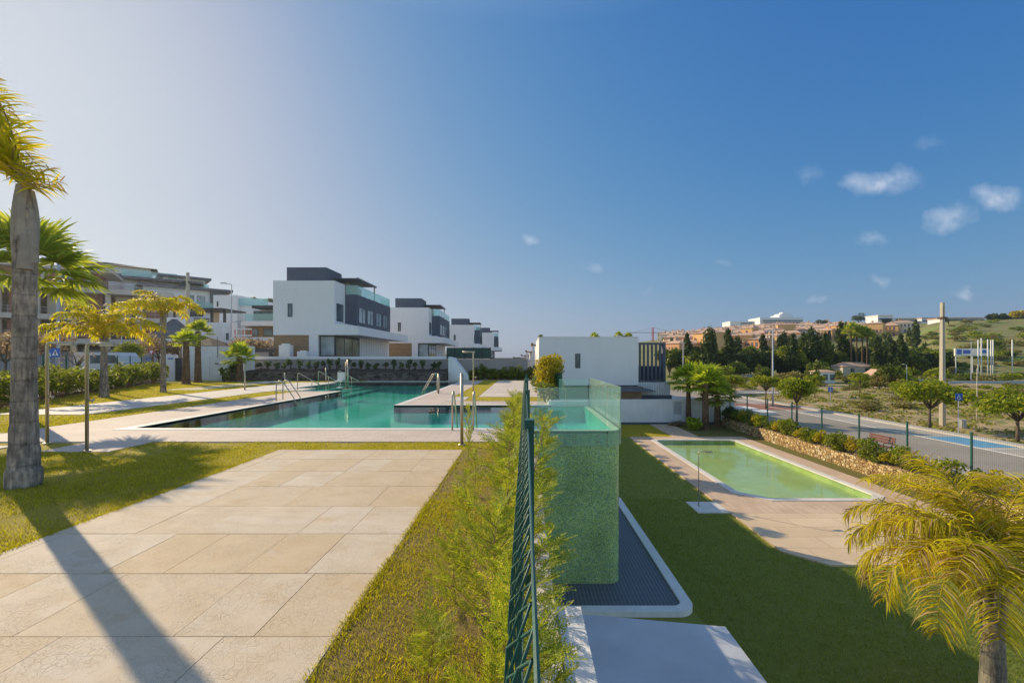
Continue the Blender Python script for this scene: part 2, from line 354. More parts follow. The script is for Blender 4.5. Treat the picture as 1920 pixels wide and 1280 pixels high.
# ------------------------------------------------------------------ mesh helpers
class MB:
    def __init__(s): s.v = []; s.f = []
    def add(s, v, f):
        o = len(s.v); s.v += [tuple(p) for p in v]; s.f += [tuple(o + i for i in q) for q in f]; return s
    def box(s, x0, y0, z0, x1, y1, z1):
        v = [(x, y, z) for z in (z0, z1) for y in (y0, y1) for x in (x0, x1)]
        return s.add(v, [(0, 2, 3, 1), (4, 5, 7, 6), (0, 1, 5, 4), (2, 6, 7, 3), (0, 4, 6, 2), (1, 3, 7, 5)])
    def prism(s, poly, z0, z1):
        n = len(poly)
        v = [(x, y, z0) for x, y in poly] + [(x, y, z1) for x, y in poly]
        return s.add(v, [tuple(range(n))[::-1], tuple(range(n, 2 * n))] + [(i, (i + 1) % n, n + (i + 1) % n, n + i) for i in range(n)])
    def tube(s, pts, r, n=8, cap=True):
        pts = [Vector(p) for p in pts]
        rr = r if isinstance(r, (list, tuple)) else [r] * len(pts)
        v = []; f = []
        up = None
        for i, p in enumerate(pts):
            t = (pts[min(i + 1, len(pts) - 1)] - pts[max(i - 1, 0)]).normalized()
            if up is None:
                up = Vector((0, 0, 1)) if abs(t.z) < .9 else Vector((1, 0, 0))
            a = (up - t * up.dot(t)).normalized(); up = a; b = t.cross(a)
            for k in range(n):
                w = 2 * PI * k / n
                v.append(p + (a * math.cos(w) + b * math.sin(w)) * rr[i])
        for i in range(len(pts) - 1):
            for k in range(n):
                k2 = (k + 1) % n
                f.append((i * n + k, i * n + k2, (i + 1) * n + k2, (i + 1) * n + k))
        if cap: f.append(tuple(range(n))[::-1]); f.append(tuple(range((len(pts) - 1) * n, len(pts) * n)))
        return s.add(v, f)
    def sheet(s, poly, z): return s.add([(x, y, z) for x, y in poly], [tuple(range(len(poly)))])
    def mesh(s, name, mat, smooth=False, bevel=0):
        me = bpy.data.meshes.new(name); me.from_pydata(s.v, [], s.f)
        mats = mat if isinstance(mat, (list, tuple)) else [mat]
        for m in mats: me.materials.append(m)
        if smooth: me.polygons.foreach_set('use_smooth', [True] * len(me.polygons))
        me.update(); return me
def link(name, me, parent=None):
    o = bpy.data.objects.new(name, me); COL.objects.link(o)
    if parent is not None: o.parent = parent
    return o
def build(name, mb, mat, parent=None, smooth=False):
    if isinstance(mat, str): mat = M[mat]
    return link(name, mb.mesh(name, mat, smooth), parent)
def tag(o, label=None, cat=None, group=None, kind=None):
    if label: o['label'] = label
    if cat: o['category'] = cat
    if group: o['group'] = group
    if kind: o['kind'] = kind
    return o
def thing(name, label, cat, loc=(0, 0, 0), rz=0, group=None):
    o = bpy.data.objects.new(name, None); COL.objects.link(o)
    o.location = loc; o.rotation_euler = (0, 0, rz); o.empty_display_size = .2
    return tag(o, label, cat, group)
def structure(name, mb, mat, smooth=False):
    return tag(build(name, mb, mat, None, smooth), kind='structure')
def kids(o): return [c for c in bpy.data.objects if c.parent == o]
def dup(root, label, loc=None, rz=None, scl=None, group=None):
    r = root.copy(); COL.objects.link(r); r['label'] = label
    if loc is not None: r.location = loc
    if rz is not None: r.rotation_euler = (0, 0, rz)
    if scl is not None: r.scale = (scl, scl, scl) if not isinstance(scl, tuple) else scl
    if group: r['group'] = group
    for ch in root.children:
        c = ch.copy(); COL.objects.link(c); c.parent = r
        for gch in ch.children:
            d = gch.copy(); COL.objects.link(d); d.parent = c
    return r
def npmesh(name, V, Q, mat, smooth=False):
    """V (n,3) array, Q (m,k) faces of one size"""
    me = bpy.data.meshes.new(name)
    n, (m, k) = len(V), Q.shape
    me.vertices.add(n); me.vertices.foreach_set('co', np.asarray(V, np.float32).ravel())
    me.loops.add(m * k); me.loops.foreach_set('vertex_index', np.asarray(Q, np.int32).ravel())
    me.polygons.add(m)
    me.polygons.foreach_set('loop_start', np.arange(0, m * k, k, dtype=np.int32))
    me.polygons.foreach_set('loop_total', np.full(m, k, np.int32))
    for mm in (mat if isinstance(mat, list) else [mat]): me.materials.append(mm)
    if smooth: me.polygons.foreach_set('use_smooth', np.ones(m, bool))
    me.update(calc_edges=True); me.validate()
    return me
class Rib:
    """collects tapered ribbons and leaf quads as arrays"""
    def __init__(s): s.V = []; s.Q = []; s.o = 0
    def ribbon(s, pts, widths, side):
        n = len(pts)
        for p, w in zip(pts, widths):
            s.V.append(p - side * w); s.V.append(p + side * w)
        for i in range(n - 1):
            a = s.o + 2 * i
            s.Q.append((a, a + 1, a + 3, a + 2))
        s.o += 2 * n
    def arrays(s): return np.array([tuple(v) for v in s.V], np.float32), np.array(s.Q, np.int32)
    def mesh(s, name, mat):
        V, Q = s.arrays(); return npmesh(name, V, Q, mat)
def leafquads(P, size, rng, stretch=1.6, up=0.0):
    """one bent-less quad per point with random direction"""
    n = len(P)
    d = rng.normal(size=(n, 3)); d[:, 2] = d[:, 2] * (1 - up) ; d /= np.linalg.norm(d, axis=1)[:, None]
    e = rng.normal(size=(n, 3)); e -= d * (e * d).sum(1)[:, None]; e /= np.linalg.norm(e, axis=1)[:, None]
    s_ = size * rng.uniform(.6, 1.3, n)[:, None]
    a = d * s_ * stretch * .5; b = e * s_ * .5
    V = np.stack([P - a, P + b * .9 - a * .1, P + a, P - b * .9 - a * .1], 1).reshape(-1, 3)
    Q = np.arange(4 * n).reshape(n, 4)
    return V, Q
# ------------------------------------------------------------------ camera, sun, sky
cam = bpy.data.cameras.new('camera'); co = bpy.data.objects.new('camera', cam); COL.objects.link(co)
co.location = (0, 0, H); co.rotation_euler = (PI / 2, 0, 0)
cam.sensor_width = 36; cam.lens = 36 * F / 1920
cam.shift_x = (960 - CX) / 1920; cam.shift_y = (CY - 640) / 1920
cam.clip_start = .05; cam.clip_end = 9000
sc.camera = co
AZ, EL = R(-53.0), R(26.8)          # azimuth measured from +Y towards +X
S = Vector((math.sin(AZ) * math.cos(EL), math.cos(AZ) * math.cos(EL), math.sin(EL)))
sun = bpy.data.lights.new('sun', 'SUN'); so = bpy.data.objects.new('sun', sun); COL.objects.link(so)
sun.energy = 4.2; sun.angle = R(.55); sun.color = (1, .82, .56)
so.rotation_euler = (-S).to_track_quat('-Z', 'Y').to_euler()
so.location = S * 60
w = bpy.data.worlds.new('World'); sc.world = w; w.use_nodes = True
nt = w.node_tree; nt.nodes.clear(); g = N(nt)
wo = nt.nodes.new('ShaderNodeOutputWorld'); bg = nt.nodes.new('ShaderNodeBackground'); g.l(bg.outputs[0], wo.inputs[0])
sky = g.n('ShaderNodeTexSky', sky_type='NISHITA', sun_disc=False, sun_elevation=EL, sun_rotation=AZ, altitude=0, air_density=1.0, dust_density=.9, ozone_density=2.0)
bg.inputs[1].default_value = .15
# a few small clouds far away, given by their direction
d = g.n('ShaderNodeTexCoord').outputs['Generated']
sep = g.n('ShaderNodeSeparateXYZ'); g.l(d, sep.inputs[0])
yy = g.math('MAXIMUM', sep.outputs[1], .05)
uv = g.n('ShaderNodeCombineXYZ', i_X=g.math('DIVIDE', sep.outputs[0], yy), i_Y=g.math('DIVIDE', sep.outputs[2], yy)).outputs[0]
warp = g.n('ShaderNodeTexNoise', i_Scale=16.0, i_Detail=5.0); g.l(uv, warp.inputs['Vector'])
wv = g.n('ShaderNodeVectorMath', operation='MULTIPLY_ADD'); g.l(warp.outputs['Color'], wv.inputs[0]); wv.inputs[1].default_value = (.10, .075, 0)
off = g.n('ShaderNodeVectorMath', operation='SUBTRACT'); g.l(uv, off.inputs[0]); off.inputs[1].default_value = (.05, .0375, 0); g.l(off.outputs[0], wv.inputs[2])
tot = None
for px, py, rx, ry, a in ((1652, 345, 66, 26, 1), (1868, 372, 48, 22, 1), (1780, 408, 44, 26, .95), (1635, 446, 22, 14, .55), (1520, 336, 26, 22, .4), (1655, 528, 20, 9, .7), (1805, 550, 20, 10, .8), (1525, 567, 16, 9, .7), (989, 456, 18, 12, .85), (1104, 500, 22, 11, .6), (1345, 495, 22, 8, .3), (1748, 268, 34, 16, .22), (1215, 540, 20, 8, .25)):
    v = g.n('ShaderNodeVectorMath', operation='SUBTRACT'); g.l(wv.outputs[0], v.inputs[0]); v.inputs[1].default_value = ((px - CX) / F, (CY - py) / F, 0)
    v2 = g.n('ShaderNodeVectorMath', operation='DIVIDE'); g.l(v.outputs[0], v2.inputs[0]); v2.inputs[1].default_value = (rx * 1.3 / F, ry * 1.3 / F, 1)
    ln = g.n('ShaderNodeVectorMath', operation='LENGTH'); g.l(v2.outputs[0], ln.inputs[0])
    k = g.math('MULTIPLY', g.math('SUBTRACT', 1.0, ln.outputs['Value'], True), a)
    tot = k if tot is None else g.math('ADD', tot, k)
fine = g.noise(uv, 19, 6, .6)
front = g.math('GREATER_THAN', sep.outputs[1], .05)
cm = g.math('MULTIPLY', g.math('MULTIPLY', tot, g.ramp(fine, [(.30, .25), (.70, 1.35)])), front)
cm = g.ramp(cm, [(.05, 0.0), (1.0, .62)])
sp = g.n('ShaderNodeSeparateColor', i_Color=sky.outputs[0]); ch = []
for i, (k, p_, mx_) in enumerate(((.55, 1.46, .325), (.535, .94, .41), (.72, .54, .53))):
    v = g.math('MULTIPLY', g.math('POWER', g.math('MULTIPLY', sp.outputs[i], .15), p_), k)      # grades the sky ahead deeper blue
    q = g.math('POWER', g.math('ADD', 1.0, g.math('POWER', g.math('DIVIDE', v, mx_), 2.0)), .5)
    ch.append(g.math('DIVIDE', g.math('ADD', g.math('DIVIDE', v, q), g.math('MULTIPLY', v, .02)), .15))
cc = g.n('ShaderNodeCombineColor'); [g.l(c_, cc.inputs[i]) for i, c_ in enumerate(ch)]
fr_ = g.math('MULTIPLY', g.ramp(sep.outputs[1], [(.0, 0.0), (.30, 1.0)]), g.ramp(sep.outputs[2], [(.60, 1.0), (.80, 0.0)]))  # grade ahead only; brighter raw sky overhead and behind kept as added fill
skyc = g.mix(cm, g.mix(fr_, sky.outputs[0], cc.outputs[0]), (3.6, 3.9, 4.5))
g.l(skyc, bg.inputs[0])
sc.view_settings.view_transform = 'Standard'; sc.view_settings.look = 'None'; sc.view_settings.gamma = 1
sc.view_settings.exposure = 0.38
sc.cycles.max_bounces = 8; sc.cycles.transparent_max_bounces = 24; sc.cycles.caustics_reflective = False; sc.cycles.caustics_refractive = False
sc.cycles.sample_clamp_indirect = 6

# ------------------------------------------------------------------ terrain
def smooth(a, b, x): t = np.clip((x - a) / (b - a), 0, 1); return t * t * (3 - 2 * t)
def grid(name, xs, ys, fn, mat):
    X, Y = np.meshgrid(xs, ys); Z = fn(X, Y)
    V = np.stack([X, Y, Z], -1).reshape(-1, 3); nx, ny = len(xs), len(ys)
    i = np.arange(nx * ny).reshape(ny, nx)
    Q = np.stack([i[:-1, :-1], i[:-1, 1:], i[1:, 1:], i[1:, :-1]], -1).reshape(-1, 4)
    return tag(link(name, npmesh(name, V, Q, M[mat], True)), kind='structure')
rngT = np.random.default_rng(3)
def bumps(X, Y, amp, L): return amp * (np.sin(X / L + 1.3 * np.sin(Y / L * .7)) * np.cos(Y / L * 1.1 + np.sin(X / L * .6)))
HR = [(-.2, 4), (.1, 10), (.22, 27), (.3, 36), (.45, 46), (.55, 53), (.7, 55), (.8, 58), (.92, 69), (1.02, 72), (1.15, 75), (1.5, 74)]
def hill_h(X, Y):
    u = X / np.maximum(Y, 1)
    rid = np.interp(u, [a for a, b in HR], [b for a, b in HR])
    yr = np.interp(u, [0, .8, .95, 1.5], [430, 430, 230, 200])
    y0 = np.interp(u, [0, .8, .95, 1.5], [135, 135, 95, 85])
    top = H + rid / F * yr
    t = np.clip((Y - y0) / (yr - y0), 0, 1)
    z = -2.6 + (top + 2.6) * (t ** 1.05) - np.clip(Y - yr, 0, None) * .05
    return z + bumps(X, Y, .5, 14) * smooth(110, 160, Y)
def right_h(X, Y):
    base = np.where(X < 17.2, ZL - .7, -3.36)
    dirt = -3.33 + .022 * np.clip(X - 28.6, 0, 40) + .006 * np.clip(Y - 40, 0, 80) + bumps(X, Y, .09, 1.7) * smooth(29, 33, X)
    z = np.where(X > 28.6, dirt, base)
    far = smooth(60, 110, Y)
    z = z * (1 - far) + np.where(far > 0, -2.6, 0) * far
    return np.where(Y > 84, np.maximum(z, np.where(Y > 84, hill_h(X, Y), -9)), z)
xs = np.concatenate([np.linspace(.26, 16.9, 10), np.linspace(17.4, 28.55, 8), np.linspace(28.7, 60, 36), np.linspace(61, 140, 45), np.linspace(144, 620, 80)])
ys = np.concatenate([np.linspace(-6, 40, 40), np.linspace(41, 120, 60), np.linspace(122, 640, 130)])
grid('hillside_ground', xs, ys, right_h, 'hill')
# the dry verge beyond the road, a finer sheet just above
xs = np.linspace(28.64, 74, 100); ys = np.linspace(8, 76, 140)
grid('dirt_ground', xs, ys, lambda X, Y: right_h(X, Y) + .02 + bumps(X * 1.3, Y, .05, .6), 'dirt')
def hedge_line(Y): return np.interp(Y, [-20, 16.3, 19.4, 33.6, 60], [-17, -19.1, -21.0, -27.4, -38])
def left_h(X, Y):
    hl = hedge_line(Y) - 1.0
    dd = np.clip(hl - X, 0, None)
    z = np.where(dd > 0, -.02 + .014 * np.clip(dd, 0, 40), -2.2)
    t = smooth(38.6, 39.6, Y) * smooth(0, 1, X + 24.5)
    z = np.where((Y > 38.2) & (X > -26), 1.75, z)
    up = smooth(45, 100, Y) * smooth(20, 60, -X) * 7.0
    return z + up
xs = np.concatenate([np.linspace(-420, -90, 30), np.linspace(-88, -28, 40), np.linspace(-27.5, .2, 70)]); ys = np.concatenate([np.linspace(-8, 60, 150), np.linspace(61, 330, 70)])
grid('street_ground', xs, ys, left_h, 'street')
m = MB(); m.sheet([(-6000, 320), (6000, 320), (6000, 8000), (-6000, 8000)], -9.0); structure('far_ground', m, 'far')

# ------------------------------------------------------------------ upper garden: lawns, deck, paths (each sheet above the one below)
m = MB(); z_ = -.008
m.sheet([(-18.2, 9.6), (-17.0, -6), (.03, -6), (.03, 9.6)], z_); m.sheet([(-27.6, 33.6), (-21.2, 19.4), (-19.0, 15.6), (-18.2, 9.6), (-12.5, 9.6), (-12.5, 24.3), (-14.9, 24.3), (-14.9, 34.8), (-12.5, 34.8), (-12.5, 38), (-29.0, 38.0)], z_)
m.sheet([(-12.5, 34.9), (-3.4, 34.9), (-3.4, 38), (-12.5, 38)], z_); m.sheet([(-3.4, 17.3), (.89, 17.3), (.89, 38), (-3.4, 38)], z_); structure('upper_lawn', m, 'lawn')
# deck round the pool as strips butted edge to edge
PX0, PX1, PY0, PY1 = -10.1, -5.05, 11.55, 34.4       # long basin
AY1 = 17.2                                             # arm of the pool towards the tower
def rects(name, mat, z, rs, th=.05):
    mm = MB()
    for x0, y0, x1, y1 in rs: mm.box(x0, y0, z - th, x1, y1, z)
    return structure(name, mm, mat)
C = .28
rects('pool_deck', 'deck', .006, [(-8.04, 9.69, .03, PY0 - C), (-12.5, 9.69, -8.04, PY0 - C), (-12.5, PY0 - C, PX0 - C, 24.2), (PX1 + C, AY1 + C, 1.1, 18.9), (PX1 + C, 18.9, -3.4, 36.4), (-12.6, PY1 + C, PX1 + C, 36.0), (-9.4, 8.64, -8.04, 9.69)])
rects('side_path', 'strip', .010, [(-34, 9.75, -12.52, 10.75), (-17.15, 14.35, -14.1, 33.5), (-20.7, 25.5, -18.6, 35.5), (-12.4, 8.3, -10.5, 9.2), (-13.9, 25.2, -12.62, 27.0)])
m = MB()
for x0, y0, x1, y1 in ((PX0 - C, PY0 - C, .03, PY0), (PX0 - C, PY0, PX0, 24.4), (PX1, AY1, 1.0, AY1 + C), (PX1, AY1 + C, PX1 + C, PY1), (-14.6, PY1, PX1 + C, PY1 + C), (-14.6, 24.4, PX0, 24.65), (-14.85, 24.4, -14.6, PY1 + C)):
    m.box(x0, y0, -.3, x1, y1, .014)
structure('pool_coping', m, 'coping')
m = MB(); m.sheet([(PX0, PY0), (2.24, PY0), (2.24, AY1 - .0), (PX1, AY1), (PX1, PY1), (-14.6, PY1), (-14.6, 24.65), (PX0, 24.65)], -.035); structure('pool_water', m, 'clear')
pl_ = [(PX0, PY0), (.21, PY0), (.21, AY1), (PX1, AY1), (PX1, PY1), (-14.6, PY1), (-14.6, 24.65), (PX0, 24.65)]
m = MB(); m.add([(x, y, -.62) for x, y in pl_], [tuple(range(8))]); m.add([(x, y, -.62) for x, y in pl_] + [(x, y, -.001) for x, y in pl_], [(i, i + 1, 9 + i, 8 + i) for i in range(7) if i != 1] + [(7, 0, 8, 15)])
for k in range(4): m.box(-14.55 + k * .9, 24.7, -.61, -14.55 + (k + 1) * .9, PY1 - .05, -.14 - k * .11)
structure('pool_floor', m, 'pooltile')
rects('plaza_paving', 'plaza', .012, [(-2.2, 21.0, .72, 36.4)])
rects('shower_pad', 'strip', .014, [(-3.38, 18.95, -2.62, 20.9)])
rects('lawn_strip', 'lawn', .010, [(-3.38, 21.0, -2.22, 36.3), (-2.6, 18.92, 1.08, 20.98)])

# the large chiselled slabs in front
rng = random.Random(11)
V = []; Fc = []; tone = []
y = 8.84; row = 0
while y > -3.5:
    y1 = y - .85 + .009
    x = -1.22; first = True; xo = rng.uniform(.0, .5)
    while x > -6.8 + (0 if y < 8.9 else 0):
        wd = rng.choice([.52, .52, .58, 1.04, .62, 1.05])
        if first: wd = .52 + xo * .5; first = False
        xl = max(-4.85, x - wd)
        if x - xl < .08: break
        z = .006 + rng.uniform(-.0015, .0015); t = rng.random()
        o = len(V); g_ = .0026
        x0, x1_, ya, yb = xl + g_, x - g_, y1, y
        V += [(x0, ya, z), (x1_, ya, z), (x1_, yb, z), (x0, yb, z), (x0, ya, -.05), (x1_, ya, -.05), (x1_, yb, -.05), (x0, yb, -.05)]
        fs = [(0, 1, 2, 3), (0, 4, 5, 1), (1, 5, 6, 2), (2, 6, 7, 3), (3, 7, 4, 0)]
        Fc += [tuple(o + i for i in f) for f in fs]; tone += [t] * 5
        x = xl
        if x <= -4.84: break
    y -= .85; row += 1
me = bpy.data.meshes.new('terrace_paving'); me.from_pydata(V, [], Fc); me.materials.append(M['slab'])
a = me.attributes.new('tone', 'FLOAT', 'FACE'); a.data.foreach_set('value', tone)
tag(link('terrace_paving', me), kind='structure')
m = MB(); m.sheet([(-4.86, -4.4), (-1.21, -4.4), (-1.21, 8.83), (-4.86, 8.83)], .001); structure('slab_joints', m, 'joint')
m = MB(); m.sheet([(-1.21, -2), (.028, -2), (.028, 9.0), (-1.21, 9.0)], -.0035); structure('hedge_bed', m, M['thatch'])

# ------------------------------------------------------------------ lower garden
rects('lower_lawn', 'lawn2', ZL, [(.3, -5.9, 16.85, 17.9), (.3, 17.9, 8.7, 32.0), (15.1, 17.9, 16.85, 32.0), (.3, 32.0, 16.85, 40.0)], .03)
rects('sunlit_lawn_patch', 'lawn', ZL + .012, [(6.8, 33.05, 10.88, 39.3)], .03)  # sunlit part of the lower lawn, sunshine put in as a yellower colour
LX0, LX1, LY0, LY1 = 9.15, 14.65, 18.4, 31.6
def chamf(x0, y0, x1, y1, c):
    return [(x0 + c, y0), (x1 - c * .5, y0), (x1, y0 + c * .5), (x1, y1 - c * .3), (x1 - c * .3, y1), (x0 + c * .3, y1), (x0, y1 - c * .3), (x0, y0 + c)]
def ring(mm, inner, outer, z0, z1):
    n = len(inner); v = [(x, y, z1) for x, y in inner] + [(x, y, z1) for x, y in outer] + [(x, y, z0) for x, y in inner] + [(x, y, z0) for x, y in outer]
    f = []
    for i in range(n):
        j = (i + 1) % n
        f += [(i, n + i, n + j, j), (2 * n + i, i, j, 2 * n + j), (n + i, 3 * n + i, 3 * n + j, n + j)]
    mm.add(v, f)
m = MB(); m.prism([(7.65, 13.4), (8.5, 12.5), (16.0, 12.5), (16.0, 16.6), (7.65, 16.6)], ZL - .02, ZL + .055); structure('lower_terrace', m, 'goldslab')
co_ = chamf(LX0 - .3, LY0 - .3, LX1 + .3, LY1 + .3, 1.1); ci_ = chamf(LX0, LY0, LX1, LY1, .95)
m = MB(); ring(m, co_, [(7.65, 16.6), (16.0, 16.6), (16.0, 16.9), (16.0, 33.0), (15.9, 33.0), (7.7, 33.0), (7.65, 32.9), (7.65, 16.7)], ZL - .02, ZL + .05)
m.box(10.9, 33.0, ZL - .02, 12.8, 39.3, ZL + .05); structure('lower_deck', m, 'deck2')
m = MB(); ring(m, ci_, co_, ZL - .02, ZL + .075); structure('wading_pool_coping', m, 'coping')
m = MB(); m.sheet(ci_, ZL + .03); structure('wading_pool_water', m, 'clear2')
m = MB(); m.sheet(ci_, ZL - .24); nci = len(ci_)
m.add([(x, y, ZL - .24) for x, y in ci_] + [(x, y, ZL + .0) for x, y in ci_], [(i, (i + 1) % nci, nci + (i + 1) % nci, nci + i) for i in range(nci)]); structure('wading_pool_floor', m, 'wadetile')
rects('lower_shower_pad', 'coping', ZL + .06, [(6.45, 16.75, 7.64, 18.0)], .1)
rects('planting_bed', 'verge', ZL + .02, [(16.02, 8, 17.0, 39.5), (12.9, 33.1, 16.0, 39.3)], .05)

# road, pavement, kerbs
ZR = -3.24
def yband(name, mat, z, x0, x1, y0, y1, th=.05): return rects(name, mat, z, [(x0, y0, x1, y1)], th)
yband('near_pavement', 'pavement', ZR + .12, 17.62, 19.6, -6, 74, .2)
yband('road', 'road', ZR, 19.72, 25.6, -6, 90)
yband('parking_strip', 'pavement', ZR + .004, 25.6, 28.0, -6, 90)
yband('far_pavement', 'kerb', ZR + .13, 28.0, 28.66, -6, 60, .3)
yband('near_kerb', 'kerb', ZR + .135, 19.6, 19.72, -6, 74, .25)
m = MB(); m.sheet([(25.8, 25.4), (27.95, 25.4), (27.95, 29.0), (25.7, 28.8)], ZR + .01); structure('disabled_bay_paint', m, 'bluebay')
m = MB(); m.sheet([(20.2, 44), (27.9, 44), (27.9, 50), (20.2, 50)], ZR + .010); structure('red_crossing', m, 'redbay')
m = MB()
for yy_ in (20.0, 24.9, 31.0, 36.5, 41.5): m.box(25.65, yy_, ZR, 27.95, yy_ + .12, ZR + .014)
m.box(25.5, -5, ZR, 25.6, 88, ZR + .013); structure('bay_lines', m, 'paint')
yband('side_road', 'pavement', -2.92, 28.7, 75, 61, 66, .5)
# ------------------------------------------------------------------ retaining wall, fence, pool tower
m = MB(); m.box(.035, -4, ZL - .7, .21, 11.4, -.03); b_ = m
wall = tag(build('retaining_wall', b_, 'wall'), 'long white retaining wall carrying the green mesh fence between the two garden levels', 'wall')
m = MB(); m.box(.03, -4, -.03, .215, 11.4, .012); build('wall_cap', m, simple('cap_stone', (.62, .57, .50), .8, .12, 3, .2, 40), wall)
m = MB(); m.box(.9, 17.45, ZL - .1, 1.1, 38.5, .05); tag(build('retaining_wall', m, 'wall'), 'white retaining wall along the far plaza beyond the pool', 'wall')
# white rendered roof slab beside the wall
m = MB(); zz = -1.08
m.prism([(.23, -3), (2.15, -3), (2.15, 4.82), (.23, 5.12)], zz - .16, zz); slab = build('canopy_slab', m, 'slabgrey')
tag(slab, 'smooth white roof slab below the fence wall at the bottom of the photo', 'roof')
m = MB(); m.box(.235, -3, zz, .41, 3.32, -.035); build('added_ledge', m, 'white', slab)  # ledge added at a height where its top catches patches of sun
m = MB()
for yq in (-1.5, 4.3): m.box(1.7, yq, ZL, 1.95, yq + .25, zz - .16)
build('pier', m, 'white', slab)
# pool tower: rounded block in glass mosaic
def rounded(x0, y0, x1, y1, r, n=8, corners=(0, 1, 2, 3)):
    pts = []
    for k, (cx, cy, a0) in enumerate(((x1 - r, y0 + r, -90), (x1 - r, y1 - r, 0), (x0 + r, y1 - r, 90), (x0 + r, y0 + r, 180))):
        if k in corners:
            for i in range(n + 1):
                a = R(a0 + 90 * i / n); pts.append((cx + r * math.cos(a), cy + r * math.sin(a)))
        else: pts.append((x1 if k in (0, 1) else x0, y0 if k in (0, 3) else y1))
    return pts
tw = thing('pool_tower', 'tall green mosaic pool wall with rounded corner rising from the grey grating', 'pool wall', (0, 0, 0))
m = MB(); outl = rounded(.22, 11.42, 2.44, 17.4, .32, 8, (0,)); m.prism(outl, ZL + .02, -.64); inn_ = rounded(.215, 11.56, 2.25, 17.2, .22, 8, (0,)); ring(m, inn_, outl, -.638, -.06); build('mosaic_block', m, 'mosaic', tw)
m = MB(); i2 = rounded(.215, 11.565, 2.245, 17.195, .22, 8, (0,)); n2 = len(i2); m.sheet(i2, -.60); m.add([(x, y, -.60) for x, y in i2] + [(x, y, -.06) for x, y in i2], [(i, i + 1, n2 + i + 1, n2 + i) for i in range(n2 - 1) if not (i2[i][0] < .3 and i2[i + 1][0] < .3)]); build('tile_lining', m, 'pooltile', tw)
m = MB(); inn = rounded(.22, 11.56, 2.25, 17.2, .22, 8, (0,)); ring(m, inn, outl, -.1, -.028); build('overflow_rim', m, 'rim', tw)
m = MB(); m.box(.9, 17.4, -.6, 2.46, 17.55, .16); build('parapet', m, 'white', tw)
# glass balustrade on the tower
gl = thing('glass_balustrade', 'frameless greenish glass balustrade bolted to the mosaic pool tower', 'balustrade', (0, 0, 0))
def panel(x0, y0, x1, y1, z0, z1):
    mm = MB(); mm.box(x0, y0, z0, x1, y1, z1); p = build('glass_panel', mm, 'glass', gl)
    e = MB(); lx, ly = x1 - x0, y1 - y0
    e.box(x0, y0, z1 + .001, x1, y1, z1 + .006)
    if lx > ly: e.box(x0 - .004, y0, z0, x0 - .001, y1, z1); e.box(x1 + .001, y0, z0, x1 + .004, y1, z1)
    else: e.box(x0, y0 - .004, z0, x1, y0 - .001, z1); e.box(x0, y1 + .001, z0, x1, y1 + .004, z1)
    build('panel_edge', e, 'glassedge', p); return p
panel(.30, 11.372, 1.02, 11.39, -.42, 1.05); panel(1.04, 11.372, 2.06, 11.39, -.42, 1.05)
for k in range(5):
    y0 = 11.75 + k * 1.14; panel(2.49, y0, 2.508, y0 + 1.12, -.42, 1.05)
# curved corner pane
mm = MB(); a_ = [(2.08 + .42 * math.sin(t), 11.80 - .42 * math.cos(t)) for t in np.linspace(0.05, PI / 2 - .03, 8)]
b2 = [(2.08 + .405 * math.sin(t), 11.80 - .405 * math.cos(t)) for t in np.linspace(0.05, PI / 2 - .03, 8)]
mm.prism(a_ + b2[::-1], -.42, 1.05); build('glass_panel', mm, 'glass', gl)
for (x, y) in ((1.85, 11.36), (.55, 11.36), (1.25, 11.36)):
    for z in (-.16, -.32):
        mm = MB(); mm.tube([(x, y, z), (x, y + .06, z)], .022, 10); build('bolt', mm, 'steel', gl)
for k in range(5):
    for dy in (.2, .92):
        for z in (-.16, -.32):
            y = 11.75 + k * 1.14 + dy; mm = MB(); mm.tube([(2.44, y, z), (2.53, y, z)], .022, 10); build('bolt', mm, 'steel', gl)
panel(1.32, 17.46, 2.42, 17.478, .165, 1.0)
# drain basin with grating round the tower
bs = thing('overflow_basin', 'dark grey grated overflow basin with pale rounded kerb round the pool tower', 'basin', (0, 0, 0))
m = MB(); ro = rounded(.22, 10.05, 3.88, 18.6, .42, 8, (0, 1)); ri = rounded(.22, 10.30, 3.62, 18.35, .22, 8, (0, 1)); ring(m, ri, ro, ZL - .02, ZL + .13); build('kerb', m, 'wall', bs)
m = MB(); m.sheet(ri, ZL + .07); build('grating', m, 'grate', bs)

# chain link fence, seen along its length
fe = thing('chain_link_fence', 'green chain link fence on square posts beside the young conifer hedge', 'fence', (0, 0, 0))
ZT = 1.42
def fx(z): return float(np.interp(z, [0, .6, 1.2, 1.345, ZT], [-.012, -.012, -.020, -.030, .010]))
mm = MB(); p = .066; dz = .0345
nz = int((ZT - .05) / dz)
for i in range(int(9.0 / p)):
    y0 = .30 + i * p; pts = []; rr = []
    for j in range(nz + 1):
        z = ZT - j * dz; up_ = j % 2 == 0
        pts.append((fx(z) + (.0016 if i % 2 else -.0016), y0 + (0 if up_ else p * (.53 if i % 2 else .53)), z)); rr.append(.0028 if j < 4 else .0016)
    pts2 = [(x, 2 * y0 - y + p * .0, z) for x, y, z in pts]
    k = 5 if y0 < 2.6 else 3
    mm.tube(pts, rr, k, False); mm.tube(pts2, rr, k, False)
build('mesh', mm, 'greenmetal', fe, True)
for z in (ZT, .75, .06):
    mm = MB(); mm.tube([(fx(z) + .004, -1.5, z), (fx(z) + .004, 9.3, z)], .0035 if z < 1 else .0045, 6); build('tension_wire', mm, 'greenmetal', fe)
for y in (.0, 2.42, 4.75, 7.05, 9.3):
    mm = MB(); mm.box(-.002 + .0, y, -.03, .048, y + .048, 1.455); q = build('post', mm, 'greenmetal', fe)
    mm = MB(); mm.box(-.004, y - .002, 1.456, .05, y + .05, 1.468); build('post_cap', mm, 'greenmetal', q)

